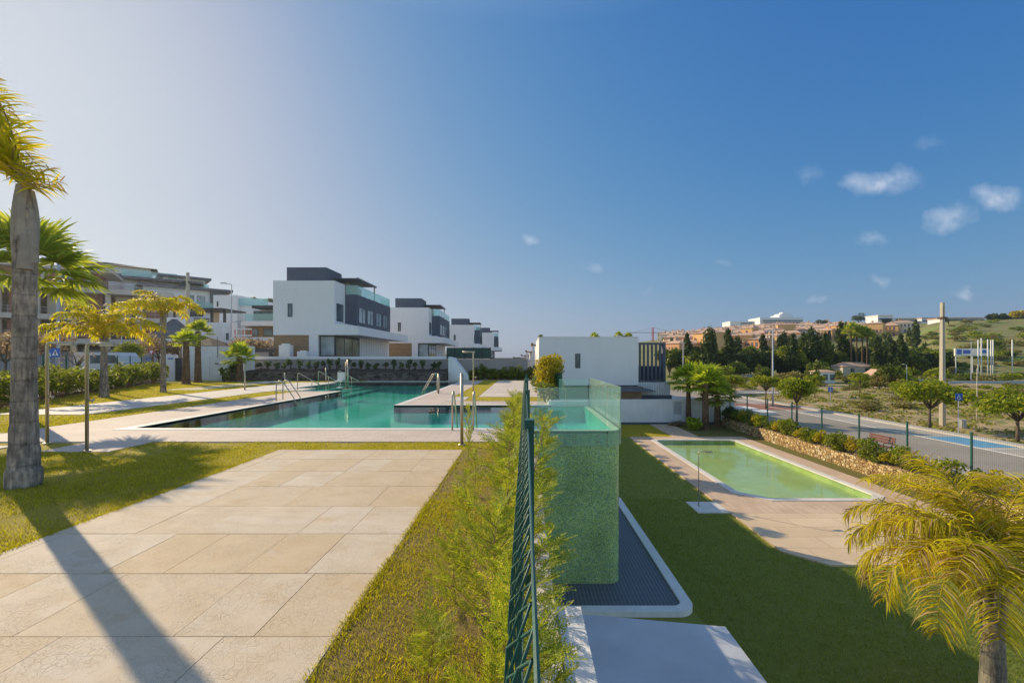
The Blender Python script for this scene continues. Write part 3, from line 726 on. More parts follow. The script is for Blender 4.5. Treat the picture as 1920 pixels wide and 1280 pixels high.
# ------------------------------------------------------------------ showers, ladders, rails, posts
def shower(name, label, loc, h, arm, rz, r=.03, tap=True, rose=None, group=None):
    t = thing(name, label, 'shower', loc, rz, group)
    mm = MB(); mm.tube([(0, 0, 0), (0, 0, h - .06), (.02, 0, h - .015), (.06, 0, h)], r, 10); build('pole', mm, 'steel', t, True)
    mm = MB(); mm.tube([(.06, 0, h), (arm, 0, h)], r * .9, 10); build('arm', mm, 'steel', t, True)
    mm = MB(); mm.box(arm * .55, -.06, h - .05, arm + .03, .06, h - .015); build('shower_head', mm, 'steel', t)
    mm = MB(); mm.tube([(0, 0, 0), (0, 0, .015)], r * 2.4, 12); build('base_plate', mm, 'steel', t)
    if tap:
        mm = MB(); mm.tube([(.02, 0, .98), (.12, 0, .98), (.14, 0, 1.0)], .02, 8); mm.tube([(.1, 0, .98), (.1, 0, .93)], .012, 6); build('tap', mm, 'steel', t, True)
    return t
GS = 'stainless garden showers'
shower('garden_shower', 'stainless shower with flat head on the deck right of the thick palm trunk', (*ground(163, 846), .01), 2.08, .52, 0, group=GS)
x_, y_ = ground(71, 835); shower('garden_shower', 'stainless shower half hidden close behind the thick palm trunk', (x_ - .02, y_ + .2, .01), 2.12, .55, 0, group=GS)
shower('garden_shower', 'stainless shower on the white pad beyond the pool arm', (-2.25, 19.4, .014), 2.08, -.48, 0, group=GS)
shower('garden_shower', 'slim shower on a white pad beside the green wading pool', (*ground(1310, 948, ZL + .06), ZL + .06), 2.12, .5, 0, .018, group=GS)
def post(label, px, py, top, r=.03, z=0.0, mat='steel'):
    x, y = ground(px, py, z); mm = MB(); h = gz(top, y)
    mm.tube([(x, y, z), (x, y, h)], r, 10); mm.tube([(x, y, z), (x, y, z + .02)], r * 2.2, 12)
    return tag(build('steel_post', mm, mat, None, True), label, 'post', 'slim steel posts round the pool')
post('steel post standing in the grass at the near corner of the pool arm', 866, 834, 700, .034)
post('slim post with small tap at the left end of the pool', 459, 731, 685, .04)
post('short slim post on the lawn behind the handrails', 534, 722, 699, .04)
post('slim post by the pool steps in front of the stone planter wall', 611, 717, 690, .04)
post('thin post behind the far pool ladder', 822, 738, 700, .035)
def ladder(label, loc, rz, gap=.52, h=.85, reach=.62):
    t = thing('pool_ladder', label, 'pool ladder', loc, rz, 'steel pool ladders')
    for s in (-1, 1):
        pts = [(s * gap / 2, .28, 0), (s * gap / 2, .28, h * .72)]
        for a in np.linspace(0, PI * .80, 9): pts.append((s * gap / 2, .28 - .17 + .17 * math.cos(a), h * .72 + (h * .28) * math.sin(a)))
        pts += [(s * gap / 2, -reach * .72, .15), (s * gap / 2, -reach, -.25)]
        mm = MB(); mm.tube(pts, .022, 8); build('handrail', mm, 'steel', t, True)
    mm = MB()
    mm.box(-gap / 2, -reach - .04, -.16, gap / 2, -reach + .06, -.13); build('step', mm, 'steel', t)
    return t
ladder('steel pool ladder on the left edge of the main pool', (PX0 - .15, 19.2, .014), R(90))
ladder('steel pool ladder on the right edge of the long basin', (PX1 + .14, 23.8, .014), R(-90), h=1.0)
ladder('steel pool ladder at the near edge beside the tall steel post', (-1.56, PY0 - .1, .014), R(180), h=.95)
def handrail(label, px, ptop, pbase, px2, py2):
    x, y = ground(px, pbase); h = gz(ptop, y); x2 = gx(px2, y); z2 = gz(py2, y)
    t = thing('step_handrail', label, 'handrail', (0, 0, 0), 0, 'steel handrails down the pool steps')
    mm = MB(); mm.tube([(x, y, 0), (x, y, h - .05), (x + .04, y, h), (x + .12, y, h - .03), (x2, y, max(z2, -.1))], .026, 8); build('rail', mm, 'steel', t, True)
    mm = MB(); mm.tube([(x + (x2 - x) * .62, y, max(-.2, h + (z2 - h) * .62)), (x + (x2 - x) * .62, y, -.3)], .022, 8); build('support', mm, 'steel', t, True)
handrail('first handrail down the pool steps, nearest the left lawn', 558, 699, 731, 601, 722)
handrail('middle handrail down the pool steps, left of the white lift seat', 597, 696, 725, 628, 713)
handrail('last handrail down the pool steps, behind the white lift seat', 635, 695, 721, 674, 715)
lf = thing('pool_lift', 'pool lift with white seat on a steel mast at the pool corner', 'pool lift', (*ground(652, 730), .014))
mm = MB(); mm.tube([(0, 0, 0), (0, 0, 1.72)], .045, 10); mm.tube([(-.12, 0, 0), (-.12, 0, 1.6)], .03, 8); build('mast', mm, 'steel', lf, True)
mm = MB(); mm.tube([(0, 0, .5), (-.35, .05, .45), (-.42, .05, .5)], .035, 8); build('arm', mm, 'steel', lf, True)
mm = MB(); mm.box(-.68, -.2, .46, -.26, .24, .52); mm.box(-.68, .2, .5, -.26, .25, .98); build('seat', mm, 'plastic', lf)
mm = MB(); mm.box(-.6, -.2, .08, -.32, .1, .12); mm.tube([(-.46, .0, .1), (-.46, .1, .46)], .02, 6); build('footrest', mm, 'plastic', lf)
mm = MB(); mm.box(-.25, -.2, 0, .2, .2, .04); build('base_plate', mm, 'steel', lf)
# ------------------------------------------------------------------ palms
Zv = Vector((0, 0, 1))
def feather(L, e0, droop, nl, ll, seed, plum=.5, width=.014, hang=.75, tipdry=0.0, s0=.14, dexp=1.35):
    """one pinnate leaf starting at the origin, leaving along +X; returns (green ribbons, dry ribbons, rachis tube)"""
    rg = random.Random(seed); g_, dry = Rib(), Rib(); pts = []; p = Vector((0, 0, 0)); n = 26; tw = rg.uniform(-.25, .25)
    for i in range(n + 1):
        s = i / n; a = e0 - droop * s ** dexp
        pts.append(p.copy()); p = p + Vector((math.cos(a) * math.cos(tw * s), math.cos(a) * math.sin(tw * s), math.sin(a))) * (L / n)
    def at(s):
        q = s * n; i = min(int(q), n - 1); return pts[i].lerp(pts[i + 1], q - i), (pts[i + 1] - pts[i]).normalized()
    for k in range(nl):
        s = s0 + (1 - s0) * (k + .5) / nl
        for sg in (-1, 1):
            p0, t = at(min(1, max(0, s + rg.uniform(-.012, .012))))
            lat = t.cross(Zv)
            if lat.length < .05: lat = Vector((0, 1, 0))
            lat = lat.normalized() * sg; up = lat.cross(t) * sg
            l = ll * (math.sin(PI * (.12 + .80 * s)) ** .6) * rg.uniform(.8, 1.12)
            dv = (lat * rg.uniform(.75, 1.0) + t * rg.uniform(.35, .75) + up * rg.uniform(-plum, plum)).normalized()
            q = [p0]; v = dv; dn = Vector((0, 0, -1)) * hang * rg.uniform(.6, 1.3)
            for st in range(3):
                q.append(q[-1] + v * (l / 3)); v = (v + dn * (.45 + .35 * st) + Vector((rg.uniform(-.14, .14), rg.uniform(-.14, .14), 0))).normalized()
            side = dv.cross(Vector((rg.uniform(-.9, .9), rg.uniform(-.9, .9), 1))).normalized()
            W = width * rg.uniform(.8, 1.2)
            tgt = dry if rg.random() < tipdry * (.3 + s) else g_
            tgt.ribbon(q, [W * .55, W, W * .75, W * .06], side)
    mb = MB(); mb.tube([tuple(a) for a in pts], [max(.004, .024 * (1 - i / (n + 1)) * L / 2.4) for i in range(n + 1)], 5)
    return g_, dry, mb
def feather_mesh(name, *a, **k):
    g_, dry, mb = feather(*a, **k)
    V1, Q1 = g_.arrays(); V, Q = [V1], [Q1]; mi = [np.zeros(len(Q1), np.int32)]; o = len(V1)
    if dry.V: V2, Q2 = dry.arrays(); V.append(V2); Q.append(Q2 + o); mi.append(np.ones(len(Q2), np.int32)); o += len(V2)
    qs = [f for f in mb.f if len(f) == 4]; V.append(np.array(mb.v, np.float32)); Q.append(np.array(qs, np.int32) + o); mi.append(np.full(len(qs), 2, np.int32))
    me = npmesh(name, np.concatenate(V), np.concatenate(Q), [M['frond'], M['frondtip'], M['yellowleaf']])
    me.polygons.foreach_set('material_index', np.concatenate(mi)); return me
def lathe(prof, n=24, wob=.02, seed=0):
    rg = random.Random(seed); mb = MB(); v = []; f = []
    for i, (z, r, cx, cy) in enumerate(prof):
        for k in range(n):
            a = 2 * PI * k / n; rr = r * (1 + rg.uniform(-wob, wob)); v.append((cx + rr * math.cos(a), cy + rr * math.sin(a), z))
    for i in range(len(prof) - 1):
        for k in range(n): k2 = (k + 1) % n; f.append((i * n + k, i * n + k2, (i + 1) * n + k2, (i + 1) * n + k))
    f.append(tuple(range((len(prof) - 1) * n, len(prof) * n)))
    return mb.add(v, f)
def put_frond(me, parent, z, az, x=0, y=0, s=1.0, name='frond'):
    o = link(name, me, parent); o.location = (x, y, z); o.rotation_euler = (0, 0, az); o.scale = (s, s, s); return o
# the thick near palm
x_, y_ = ground(45, 910)
np_ = thing('palm_tree', 'thick ringed palm trunk close in front at the left edge of the lawn', 'palm tree', (x_, y_, 0), 0)
prof = []; z = -.05
while z < 3.3:
    b = float(np.interp(z, [-.05, .15, .5, 1.2, 2.2, 3.3], [.190, .170, .152, .131, .125, .123])); lean = z * .004
    prof += [(z, b * 1.006, lean, 0), (z + .26, b * 1.0, lean, 0), (z + .285, b * .965, lean, 0)]; z += .31
for z, r, cx in ((3.35, .13, .01), (3.5, .128, .015), (3.62, .12, .02), (3.78, .102, .03), (3.95, .085, .03), (4.12, .072, .02), (4.3, .07, .01), (4.45, .06, -.02)): prof.append((z, r, cx, 0))
build('trunk', lathe(prof, 28, .018, 4), 'ptrunk', np_, True)
for k, (az, z0, z1, r0) in enumerate(((-.1, 3.15, 3.92, .15), (1.2, 3.4, 4.2, .11), (2.9, 3.1, 3.72, .155), (4.0, 3.2, 4.25, .115), (-1.25, 3.3, 4.3, .10), (-.75, 3.05, 3.62, .155), (3.4, 3.5, 4.15, .10))):
    mb = MB(); v = []; c = Vector((math.cos(az), math.sin(az), 0)); t = Vector((-math.sin(az), math.cos(az), 0))
    n = 7
    for i in range(n):
        s = i / (n - 1); z = z0 + (z1 - z0) * s; r = r0 * (1 - .35 * s) + .035 * math.sin(s * 3); wd = .085 * (1 - .55 * s)
        for (dw, dr) in ((-wd, -.04), (-wd * .5, .012), (wd * .5, .012), (wd, -.04)): q = c * (r + dr) + t * dw; v.append((q.x + .02, q.y, z))
    mb.add(v, [(i * 4 + j, i * 4 + j + 1, (i + 1) * 4 + j + 1, (i + 1) * 4 + j) for i in range(n - 1) for j in range(3)])
    build('leaf_base', mb, 'boot', np_, True)
rg = random.Random(5)
for k, (az, e0, dr, L) in enumerate(((172, 74, 36, 2.0), (188, 64, 60, 2.2), (205, 56, 75, 2.3), (215, 76, 40, 2.0), (235, 62, 75, 2.2), (250, 70, 60, 2.0), (180, 82, 26, 1.7), (160, 60, 80, 1.9), (195, 46, 80, 2.2))):
    me = feather_mesh('frond', L, R(e0), R(dr), 60, .50, 100 + k, .55, .016, .35, .10, .06)
    put_frond(me, np_, 4.25, R(az), -.02)
for k, (az, e0, L) in enumerate(((12, 40, .42), (-25, 22, .40), (40, 55, .45), (-50, 50, .42), (-5, 65, .5), (-35, 70, .55))):
    me = feather_mesh('frond', L, R(e0), R(60), 14, .30, 130 + k, .8, .011, .35, .25, .1); put_frond(me, np_, 4.16, R(az), .04)
# droopy palms on the left lawn and the big one in front on the right
def queen(label, loc, h, r0, r1, L, n, seed, nl=44, ll=.55, tw=.02, group=None, e=(38, 72), dr=(105, 165), lean=.0, width=.022, azs=None, tip=.08, hang=.75, dexp=1.35, s0=.14):
    rg = random.Random(seed)
    t = thing('palm_tree', label, 'palm tree', loc, 0, group)
    prof = []; z = -.05; 
    while z < h:
        s = z / h; b = r1 + (r0 - r1) * (1 - max(0, s)) ** 1.6; flare = 1.25 if z < .05 else 1
        prof += [(z, b * flare, lean * z, 0), (z + .16, b * .98, lean * (z + .16), 0)]; z += .18
    prof += [(h + .1, r1 * .9, lean * h, 0), (h + .35, r1 * .4, lean * h, 0)]
    build('trunk', lathe(prof, 14, .03, seed), 'ptrunk', t, True)
    mb = MB()
    for k in range(9):
        a = k * 2.4; c = Vector((math.cos(a), math.sin(a), 0)); mb.tube([tuple(c * r1 * .9 + Vector((lean * h, 0, h - .45 + .05 * k))), tuple(c * r1 * 1.15 + Vector((lean * h, 0, h - .2 + .05 * k))), tuple(c * r1 * 1.3 + Vector((lean * h, 0, h + .05 + .04 * k)))], [.05, .04, .02], 6)
    build('crownshaft', mb, 'boot', t, True)
    for k in range(n):
        az = azs[k][0] if azs else 360 * k / n + rg.uniform(-18, 18)
        e0 = azs[k][1] if azs else (rg.uniform(*e) if k % 4 else rg.uniform(74, 84))
        dd = azs[k][2] if azs else rg.uniform(*dr)
        LL = L * (azs[k][3] if azs else rg.uniform(.85, 1.1))
        me = feather_mesh('frond', LL, R(e0), R(dd * (1.12 if azs else 1)), nl, ll, seed * 50 + k, .5, width, hang, tip, dexp=dexp, s0=s0)
        put_frond(me, t, h + .12, R(az), lean * h)
    return t
GP = 'palms on the left lawn'
queen('yellow feather palm leaning fronds over the deck shower, second palm from the left', (*ground(195, 744), 0), 2.55, .19, .115, 2.75, 15, 21, nl=58, ll=.62, group=GP, e=(34, 60), dr=(75, 118), width=.030, dexp=1.7, hang=1.25, s0=.24)
queen('slender tall yellow feather palm in front of the brown hedge tree', (*ground(306, 735), 0), 3.85, .145, .10, 2.35, 12, 33, nl=54, ll=.58, group=GP, e=(46, 66), dr=(115, 150), width=.030, dexp=1.7, hang=1.25, s0=.24)
zt = -1.98; Yp = 7.0
AZP = [(178, 62, 150, 1.02), (160, 70, 120, 1.05), (200, 62, 160, 1.05), (135, 74, 112, 1.05), (112, 80, 100, 1.12), (88, 80, 108, 1.18), (60, 76, 120, 1.1), (30, 68, 135, 1.0), (0, 64, 145, 1.0), (225, 66, 150, 1.0), (250, 66, 145, .9), (290, 64, 140, .9), (330, 64, 140, 1.0), (95, 86, 70, 1.05), (150, 56, 140, .95), (188, 78, 145, .95), (40, 82, 92, 1.1), (12, 78, 110, 1.0), (120, 64, 130, .98), (70, 66, 150, 1.0), (170, 84, 120, .9), (100, 70, 140, 1.1), (210, 80, 130, .9), (20, 86, 80, 1.05)]
queen('large arching yellow feather palm in front at the lower right corner', (gx(1862, Yp), Yp, ZL), zt - ZL, .20, .125, 2.42, len(AZP), 47, nl=140, ll=.62, width=.0095, azs=AZP, tip=.24, hang=1.0)

def fanleaf(mbg, base, dirv, up, pet, rad, nseg, seed, spread=2.0, droop=.5):
    rg = random.Random(seed)
    d = dirv.normalized(); side = d.cross(up).normalized(); nrm = side.cross(d).normalized()
    hub = base + d * pet - Vector((0, 0, pet * .12))
    mbg.ribbon([base, base.lerp(hub, .5) + nrm * .02, hub], [.03 * rad + .006, .022 * rad + .005, .02 * rad + .004], side)
    for k in range(nseg):
        a = -spread + 2 * spread * (k + .5) / nseg + rg.uniform(-.04, .04)
        fold = .28 * abs(math.sin(a))
        v = (d * math.cos(a) + side * math.sin(a) - nrm * fold * .3).normalized()
        l = rad * (.78 + .22 * math.cos(a * .6)) * rg.uniform(.88, 1.08)
        wv = v.cross(nrm).normalized(); tilt = (wv + nrm * (.45 if k % 2 else -.45)).normalized()
        dn = Vector((0, 0, -1)) * droop * rg.uniform(.5, 1.4)
        p1 = hub + v * l * .5; p2 = p1 + (v + dn * .35).normalized() * l * .28; p3 = p2 + (v + dn * 1.1).normalized() * l * .26
        w0 = rad * spread * .62 / nseg
        mbg.ribbon([hub, p1, p2, p3], [w0 * .25, w0 * 1.25, w0 * .8, w0 * .06], tilt)
def fanpalm(label, loc, h, r0, r1, crown, nl, seed, group=None, nseg=22, mat='fan', trunk='ptrunk2', skirt=True, up_bias=0.0):
    rg = random.Random(seed); t = thing('fan_palm', label, 'palm tree', loc, rg.uniform(0, 6), group)
    prof = [(-.05, r0 * 1.5, 0, 0)]; z = .08
    while z < h: b = r1 + (r0 - r1) * (1 - z / h) ** 1.5; prof += [(z, b * 1.03, 0, 0), (z + .1, b * .95, 0, 0)]; z += .13
    prof += [(h + .12, r1 * .6, 0, 0)]
    build('trunk', lathe(prof, 14, .06, seed), trunk, t, True)
    for k in range(nl):
        s = k / nl; az = k * 2.39996 + rg.uniform(-.25, .25)
        el = R(85 - 105 * s ** .9 + rg.uniform(-8, 8) + up_bias * (1 - s))
        d = Vector((math.cos(az) * math.cos(el), math.sin(az) * math.cos(el), math.sin(el)))
        upv = Vector((-math.cos(az) * math.sin(el), -math.sin(az) * math.sin(el), math.cos(el)))
        rb = Rib(); fanleaf(rb, Vector((0, 0, h)) + Vector((d.x, d.y, 0)) * r1 * .4, d, upv, crown * rg.uniform(.42, .6), crown * rg.uniform(.5, .6), nseg, seed * 99 + k, 1.9, .35 + .5 * s)
        link('fan_leaf', rb.mesh('fan_leaf', M[mat]), t)
    return t
fanpalm('tall dark green fan palm showing behind the thick palm trunk', (-14.5, 13.0, 0), 4.35, .20, .15, 1.85, 24, 61, nseg=28)
GF = 'small fan palms by the white street wall'
fanpalm('small bright fan palm, left of the pair before the white street wall', (*ground(349, 720), 0), 2.95, .26, .18, 1.0, 18, 62, GF, mat='fan2', up_bias=6)
fanpalm('darker small fan palm, right of the pair before the white street wall', (*ground(371, 716.5), 0), 3.75, .25, .18, 1.1, 18, 63, GF, mat='fan', up_bias=6)
fanpalm('short fan palm at the left end of the dark stone planter wall', (*ground(449, 715), 0), 1.85, .27, .22, 1.35, 20, 64, GF, mat='fan2')
GL = 'fan palms at the end of the wading pool'
fanpalm('left fan palm of the trio past the wading pool, with reddish trunk', (14.2, 39.0, ZL), 3.85, .26, .17, 1.8, 26, 65, GL, mat='fan2')
fanpalm('middle fan palm of the trio past the wading pool, nearest the water', (14.75, 36.7, ZL), 3.75, .30, .23, 1.85, 28, 66, GL, mat='fan2')
fanpalm('right fan palm of the trio past the wading pool, with low spreading crown', (16.3, 38.0, ZL), 2.6, .30, .23, 1.8, 26, 67, GL, mat='fan')

# ------------------------------------------------------------------ conifer hedge along the fence
def spray(L, seed):
    """flat feathery spray along +X in the XY plane as ribbons"""
    rg = random.Random(seed); rb = Rib(); n = max(6, int(L / .011)); bend = rg.uniform(-.25, .25)
    def axis(s): return Vector((L * s, L * .25 * bend * s * s * 4, -.12 * L * s * s))
    rb.ribbon([axis(0), axis(.5), axis(1)], [.0022, .0018, .0006], Vector((0, 1, 0)))
    for k in range(n):
        s = .08 + .9 * k / n; sg = 1 if k % 2 else -1; p = axis(s)
        l = L * .42 * (1 - s) ** .75 * rg.uniform(.7, 1.15) + .008
        a = R(rg.uniform(34, 54)) * sg; d = Vector((math.cos(a), math.sin(a), rg.uniform(-.28, .28))).normalized()
        q = p + d * l; mid = p.lerp(q, .55) + Vector((0, 0, -.03 * l))
        sd = d.cross(Vector((rg.uniform(-.5, .5), rg.uniform(-.5, .5), 1))).normalized()
        rb.ribbon([p, mid, q + Vector((l * .1, 0, -.04 * l))], [.0016, .0030, .0006], sd)
        m_ = int(l / .013)
        for j in range(m_):
            u = .25 + .7 * j / max(1, m_); s2 = 1 if j % 2 else -1; a2 = a + R(38) * s2
            d2 = Vector((math.cos(a2), math.sin(a2), rg.uniform(-.35, .35))).normalized(); p2 = p.lerp(q, u); l2 = .018 * rg.uniform(.6, 1.25) * (1.25 - u)
            rb.ribbon([p2, p2 + d2 * l2 * .6, p2 + d2 * l2], [.0016, .0030, .0006], d2.cross(Zv).normalized())
    return rb.arrays()
SPR = [spray(L, 400 + i) for i, L in enumerate((.10, .13, .16, .19, .22, .15))]
def rotmat(d, roll):
    x = d.normalized(); u = Zv if abs(x.z) < .95 else Vector((0, 1, 0)); y = u.cross(x).normalized(); z = x.cross(y)
    y2 = y * math.cos(roll) + z * math.sin(roll); z2 = x.cross(y2)
    return np.array([[x.x, y2.x, z2.x], [x.y, y2.y, z2.y], [x.z, y2.z, z2.z]])
def conifer(seed, h=1.0, dens=1.0, wide=.34):
    rg = random.Random(seed); V, Q = [], []; o = 0; stem = MB()
    pts = [(0, 0, -.04)]; 
    for i in range(1, 8): pts.append((pts[-1][0] + rg.uniform(-.018, .018), pts[-1][1] + rg.uniform(-.018, .018), h * .95 * i / 7))
    stem.tube(pts, [.008 * (1 - i / 8.5) + .0015 for i in range(8)], 6)
    nb = int(26 * dens * (h / 1.0) ** .6)
    for k in range(nb):
        s = .06 + .94 * (k + rg.random() * .6) / nb; az = k * 2.39996 + rg.uniform(-.5, .5)
        i = min(6, int(s * 7)); a, b = Vector(pts[i]), Vector(pts[i + 1]); p = a.lerp(b, s * 7 - i) if s < 1 else b
        L = wide * (1 - .62 * s) * rg.uniform(.6, 1.15)
        el = R(rg.uniform(28, 58)); d = Vector((math.cos(az) * math.cos(el), math.sin(az) * math.cos(el), math.sin(el)))
        end = p + d * L; mid = p.lerp(end, .5) - Vector((0, 0, L * .05))
        stem.tube([tuple(p), tuple(mid), tuple(end)], [.0032, .0022, .001], 4)
        ns = max(3, int(L / .042))
        for j in range(ns):
            u = .15 + .85 * (j + rg.random() * .5) / ns; q = p.lerp(end, min(1, u))
            a2 = rg.uniform(25, 62); sg = 1 if j % 2 else -1
            dv = (d + Vector((-d.y, d.x, 0)) * math.tan(R(a2)) * sg * .55 + Vector((0, 0, rg.uniform(-.15, .35)))).normalized() if j < ns - 1 else d
            Vs, Qs = SPR[rg.randrange(6)]
            sc_ = rg.uniform(.75, 1.2)
            V.append((Vs * sc_) @ rotmat(dv, rg.uniform(-.7, .7)).T + np.array(q)); Q.append(Qs + o); o += len(Vs)
    Vs, Qs = SPR[2]; V.append(Vs @ rotmat(Vector((.1, .1, 1)), 0).T + np.array(pts[-1])); Q.append(Qs + o)
    return npmesh('foliage', np.concatenate(V), np.concatenate(Q), M['thuja']), stem.mesh('stem', M['thujastem'], True)
CON = [conifer(700, 1.0, 1.25, .46), conifer(701, 1.15, 1.25, .44), conifer(702, .85, 1.35, .50), conifer(703, 1.35, 1.35, .38)]
rg = random.Random(77)
hp = []
for i, y in enumerate(np.arange(1.30, 9.3, .50)):
    hp.append((-.09 - rg.uniform(0, .12) - (.04 if y < 3 else 0), float(y) + rg.uniform(-.1, .1)))
HS = [.62, .70, .74, .80, .84, .88, .92, .92, .84, .80, .80, .84, .76, .80, .74, .70]
for i, (x, y) in enumerate(hp):
    mi = [0, 2, 1, 2, 0, 1, 3, 0, 1, 3, 1, 3, 3, 1, 3, 3][i % 16]
    lab = f'feathery young conifer in the hedge along the mesh fence, {nth(i)} from the near end'
    t = thing('young_conifer', lab, 'conifer', (x, y, 0), rg.uniform(0, 6.28), 'young conifers along the green mesh fence')
    s = HS[i % 16] * rg.uniform(1.0, 1.16); t.scale = (s, s, s)
    if i in (1, 2, 4, 6): t.rotation_euler = (0, .26, 0)
    link('foliage', CON[mi][0], t); link('stem', CON[mi][1], t)
# sparse second row towards the slabs
for i, (x, y, s) in enumerate(((-.52, 3.3, .55), (-.60, 4.6, .62), (-.52, 2.35, .48), (-.66, 5.9, .5), (-.98, 7.75, .75))):
    w_ = ('bushy conifer seedling on the grass side of the hedge', 'leafier conifer seedling midway along the hedge', 'lowest conifer seedling at the near end of the hedge', 'pale conifer seedling at the far part of the hedge', 'lone thin conifer sapling standing apart near the slab corner')[i]
    t = thing('young_conifer', w_, 'conifer', (x, y, 0), rg.uniform(0, 6), 'young conifers along the green mesh fence'); t.scale = (s, s, s) if i < 4 else (s * .45, s * .45, s)
    link('foliage', CON[[2, 0, 2, 1, 3][i]][0], t); link('stem', CON[[2, 0, 2, 1, 3][i]][1], t)

# ------------------------------------------------------------------ bushes and trees as leaf clouds
def cloud_pts(rng, blobs, n):
    w = np.array([b[3] ** 2 for b in blobs]); w /= w.sum(); P = []
    for b, k in zip(blobs, rng.multinomial(n, w)):
        d = rng.normal(size=(k, 3)); d /= np.linalg.norm(d, axis=1)[:, None]
        rr = b[3] * rng.uniform(.25, 1.0, k)[:, None] ** .55; sz = np.array([1, 1, b[4] if len(b) > 4 else 1.0])
        P.append(np.array(b[:3]) + d * rr * sz)
    return np.concatenate(P)
def crownmesh(seed, blobs, n, leaf, mat, stretch=1.6):
    rng = np.random.default_rng(seed); P = cloud_pts(rng, blobs, n); V, Q = leafquads(P, leaf, rng, stretch); return npmesh('crown', V, Q, M[mat])
def broad(seed, h, r, trunk_h, nb, n, leaf, mat, flat=.75, tr=.09, gap=.55):
    rg = random.Random(seed); blobs = []; mb = MB(); ends = []
    mb.tube([(0, 0, -.1), (.02, 0, trunk_h * .5), (.0, .02, trunk_h)], [tr, tr * .8, tr * .7], 8)
    for k in range(nb):
        a = k * 2.39996 + rg.uniform(-.4, .4); q = r * gap * math.sqrt((k + .5) / nb) * 1.25; z = trunk_h + (h - trunk_h) * (.30 + .48 * rg.random() * (1 - .5 * q / r))
        p = (q * math.cos(a), q * math.sin(a), z); blobs.append((*p, r * rg.uniform(.27, .42), flat))
        mb.tube([(0, 0, trunk_h * .93), (p[0] * .45, p[1] * .45, trunk_h + (z - trunk_h) * .6), p], [tr * .5, tr * .32, tr * .1], 5)
    return crownmesh(seed, blobs, n, leaf, mat), mb.mesh('trunk', M['umber'], True)
def tree(label, loc, pair, s=1.0, rz=0, name='tree', cat='tree', group=None):
    t = thing(name, label, cat, loc, rz, group); t.scale = (s, s, s) if not isinstance(s, tuple) else s
    link('crown', pair[0], t); link('trunk', pair[1], t); return t
def bushpair(seed, h, r, n, leaf, mat, nb=10, stems=5, low=.15):
    rg = random.Random(seed); blobs = []; mb = MB()
    for k in range(nb):
        a = rg.uniform(0, 6.28); q = r * .6 * math.sqrt(rg.random()); z = h * rg.uniform(low + .1, .82); blobs.append((q * math.cos(a), q * math.sin(a), z, r * rg.uniform(.35, .5), min(1.4, h / r * .5)))
    for k in range(stems):
        a = rg.uniform(0, 6.28); mb.tube([(r * .1 * math.cos(a), r * .1 * math.sin(a), -.05), (r * .4 * math.cos(a), r * .4 * math.sin(a), h * .75)], [.02 * h, .006 * h], 5)
    return crownmesh(seed, blobs, n, leaf, mat), mb.mesh('stem', M['umber'], True)
def bush(label, loc, pair, s=1.0, rz=0, name='shrub', cat='shrub', group=None):
    t = thing(name, label, cat, loc, rz, group); t.scale = (s, s, s) if not isinstance(s, tuple) else s
    link('foliage', pair[0], t); link('stem', pair[1], t); return t
# hedge on the left: tall loose shrubs in front of the street fence
HB = []
for k in range(3):
    r_ = random.Random(800 + k); bl = []; mb = MB()
    for q in range(34):
        a = r_.uniform(0, 6.28); d_ = .75 * math.sqrt(r_.random()); z = r_.uniform(.45, 1.5) * (1 - .15 * d_); bl.append((d_ * math.cos(a), d_ * math.sin(a), z, r_.uniform(.10, .22), 1.7))
        if q % 2: mb.tube([(d_ * .5 * math.cos(a), d_ * .5 * math.sin(a), -.03), (d_ * .8 * math.cos(a), d_ * .8 * math.sin(a), z * .6), (d_ * math.cos(a), d_ * math.sin(a), z)], [.014, .01, .004], 4)
    HB.append((crownmesh(800 + k, bl, 1050, .07, 'hedgeleaf', 2.8), mb.mesh('stem', M['thujastem'], True)))
rg = random.Random(9)
for i in range(17):
    y = 14.6 + i * 1.16 + rg.uniform(-.15, .15); x = float(hedge_line(y)) - .25
    bush(f'loose green shrub in the hedge by the street fence, {nth(i)} from the near end', (x, y, 0), HB[i % 3], (rg.uniform(1.0, 1.45), rg.uniform(1.0, 1.45), rg.uniform(.74, 1.04)), rg.uniform(0, 6), group='shrubs of the left street hedge')
# shrubs on top of the stone planter wall
PB = [bushpair(830 + k, 1.0, .34, 130, .12, 'shrubleaf', 7, 5, .15) for k in range(4)]
for i in range(25):
    px = 474 + i * 14.6 + rg.uniform(-3, 3); y = 37.6
    bush(f'thin dark shrub on top of the stone planter wall, {nth(i)} from the left', (gx(px, y), y, .88), PB[i % 4], (1, 1, rg.uniform(.62, 1.05)), rg.uniform(0, 6), group='thin shrubs on the stone planter wall')
for i, (px, py, s) in enumerate(((420, 716, 1.0), (433, 715, 1.3))):
    x, y = ground(px, py); bush(('dark shrub at the foot of the white street wall', 'dark taller shrub beside the end of the planter wall')[i], (x, y, 0), PB[i], s * 1.3, i)
# plants at the end of the plaza
EB = [bushpair(850 + k, 1.3, .62, 520, .12, 'hedgeleaf', 9, 6, .1) for k in range(3)]
for i in range(11):
    px = 884 + i * 11.2 + rg.uniform(-2, 2); y = 38.2
    bush(f'grey green shrub at the far end of the plaza, {nth(i)} from the left', (gx(px, y), y, 0), EB[i % 3], (1, 1, rg.uniform(.75, 1.1)), rg.uniform(0, 6), group='shrubs along the far end of the plaza')
yb = bushpair(870, 2.1, .95, 11000, .075, 'yellowleaf', 44, 7, .0)
bush('dense yellow green clipped bush against the white house', (1.38, 25.5, -.05), yb, (1.0, 1.0, 1.0), .4, 'clipped_bush', 'bush')
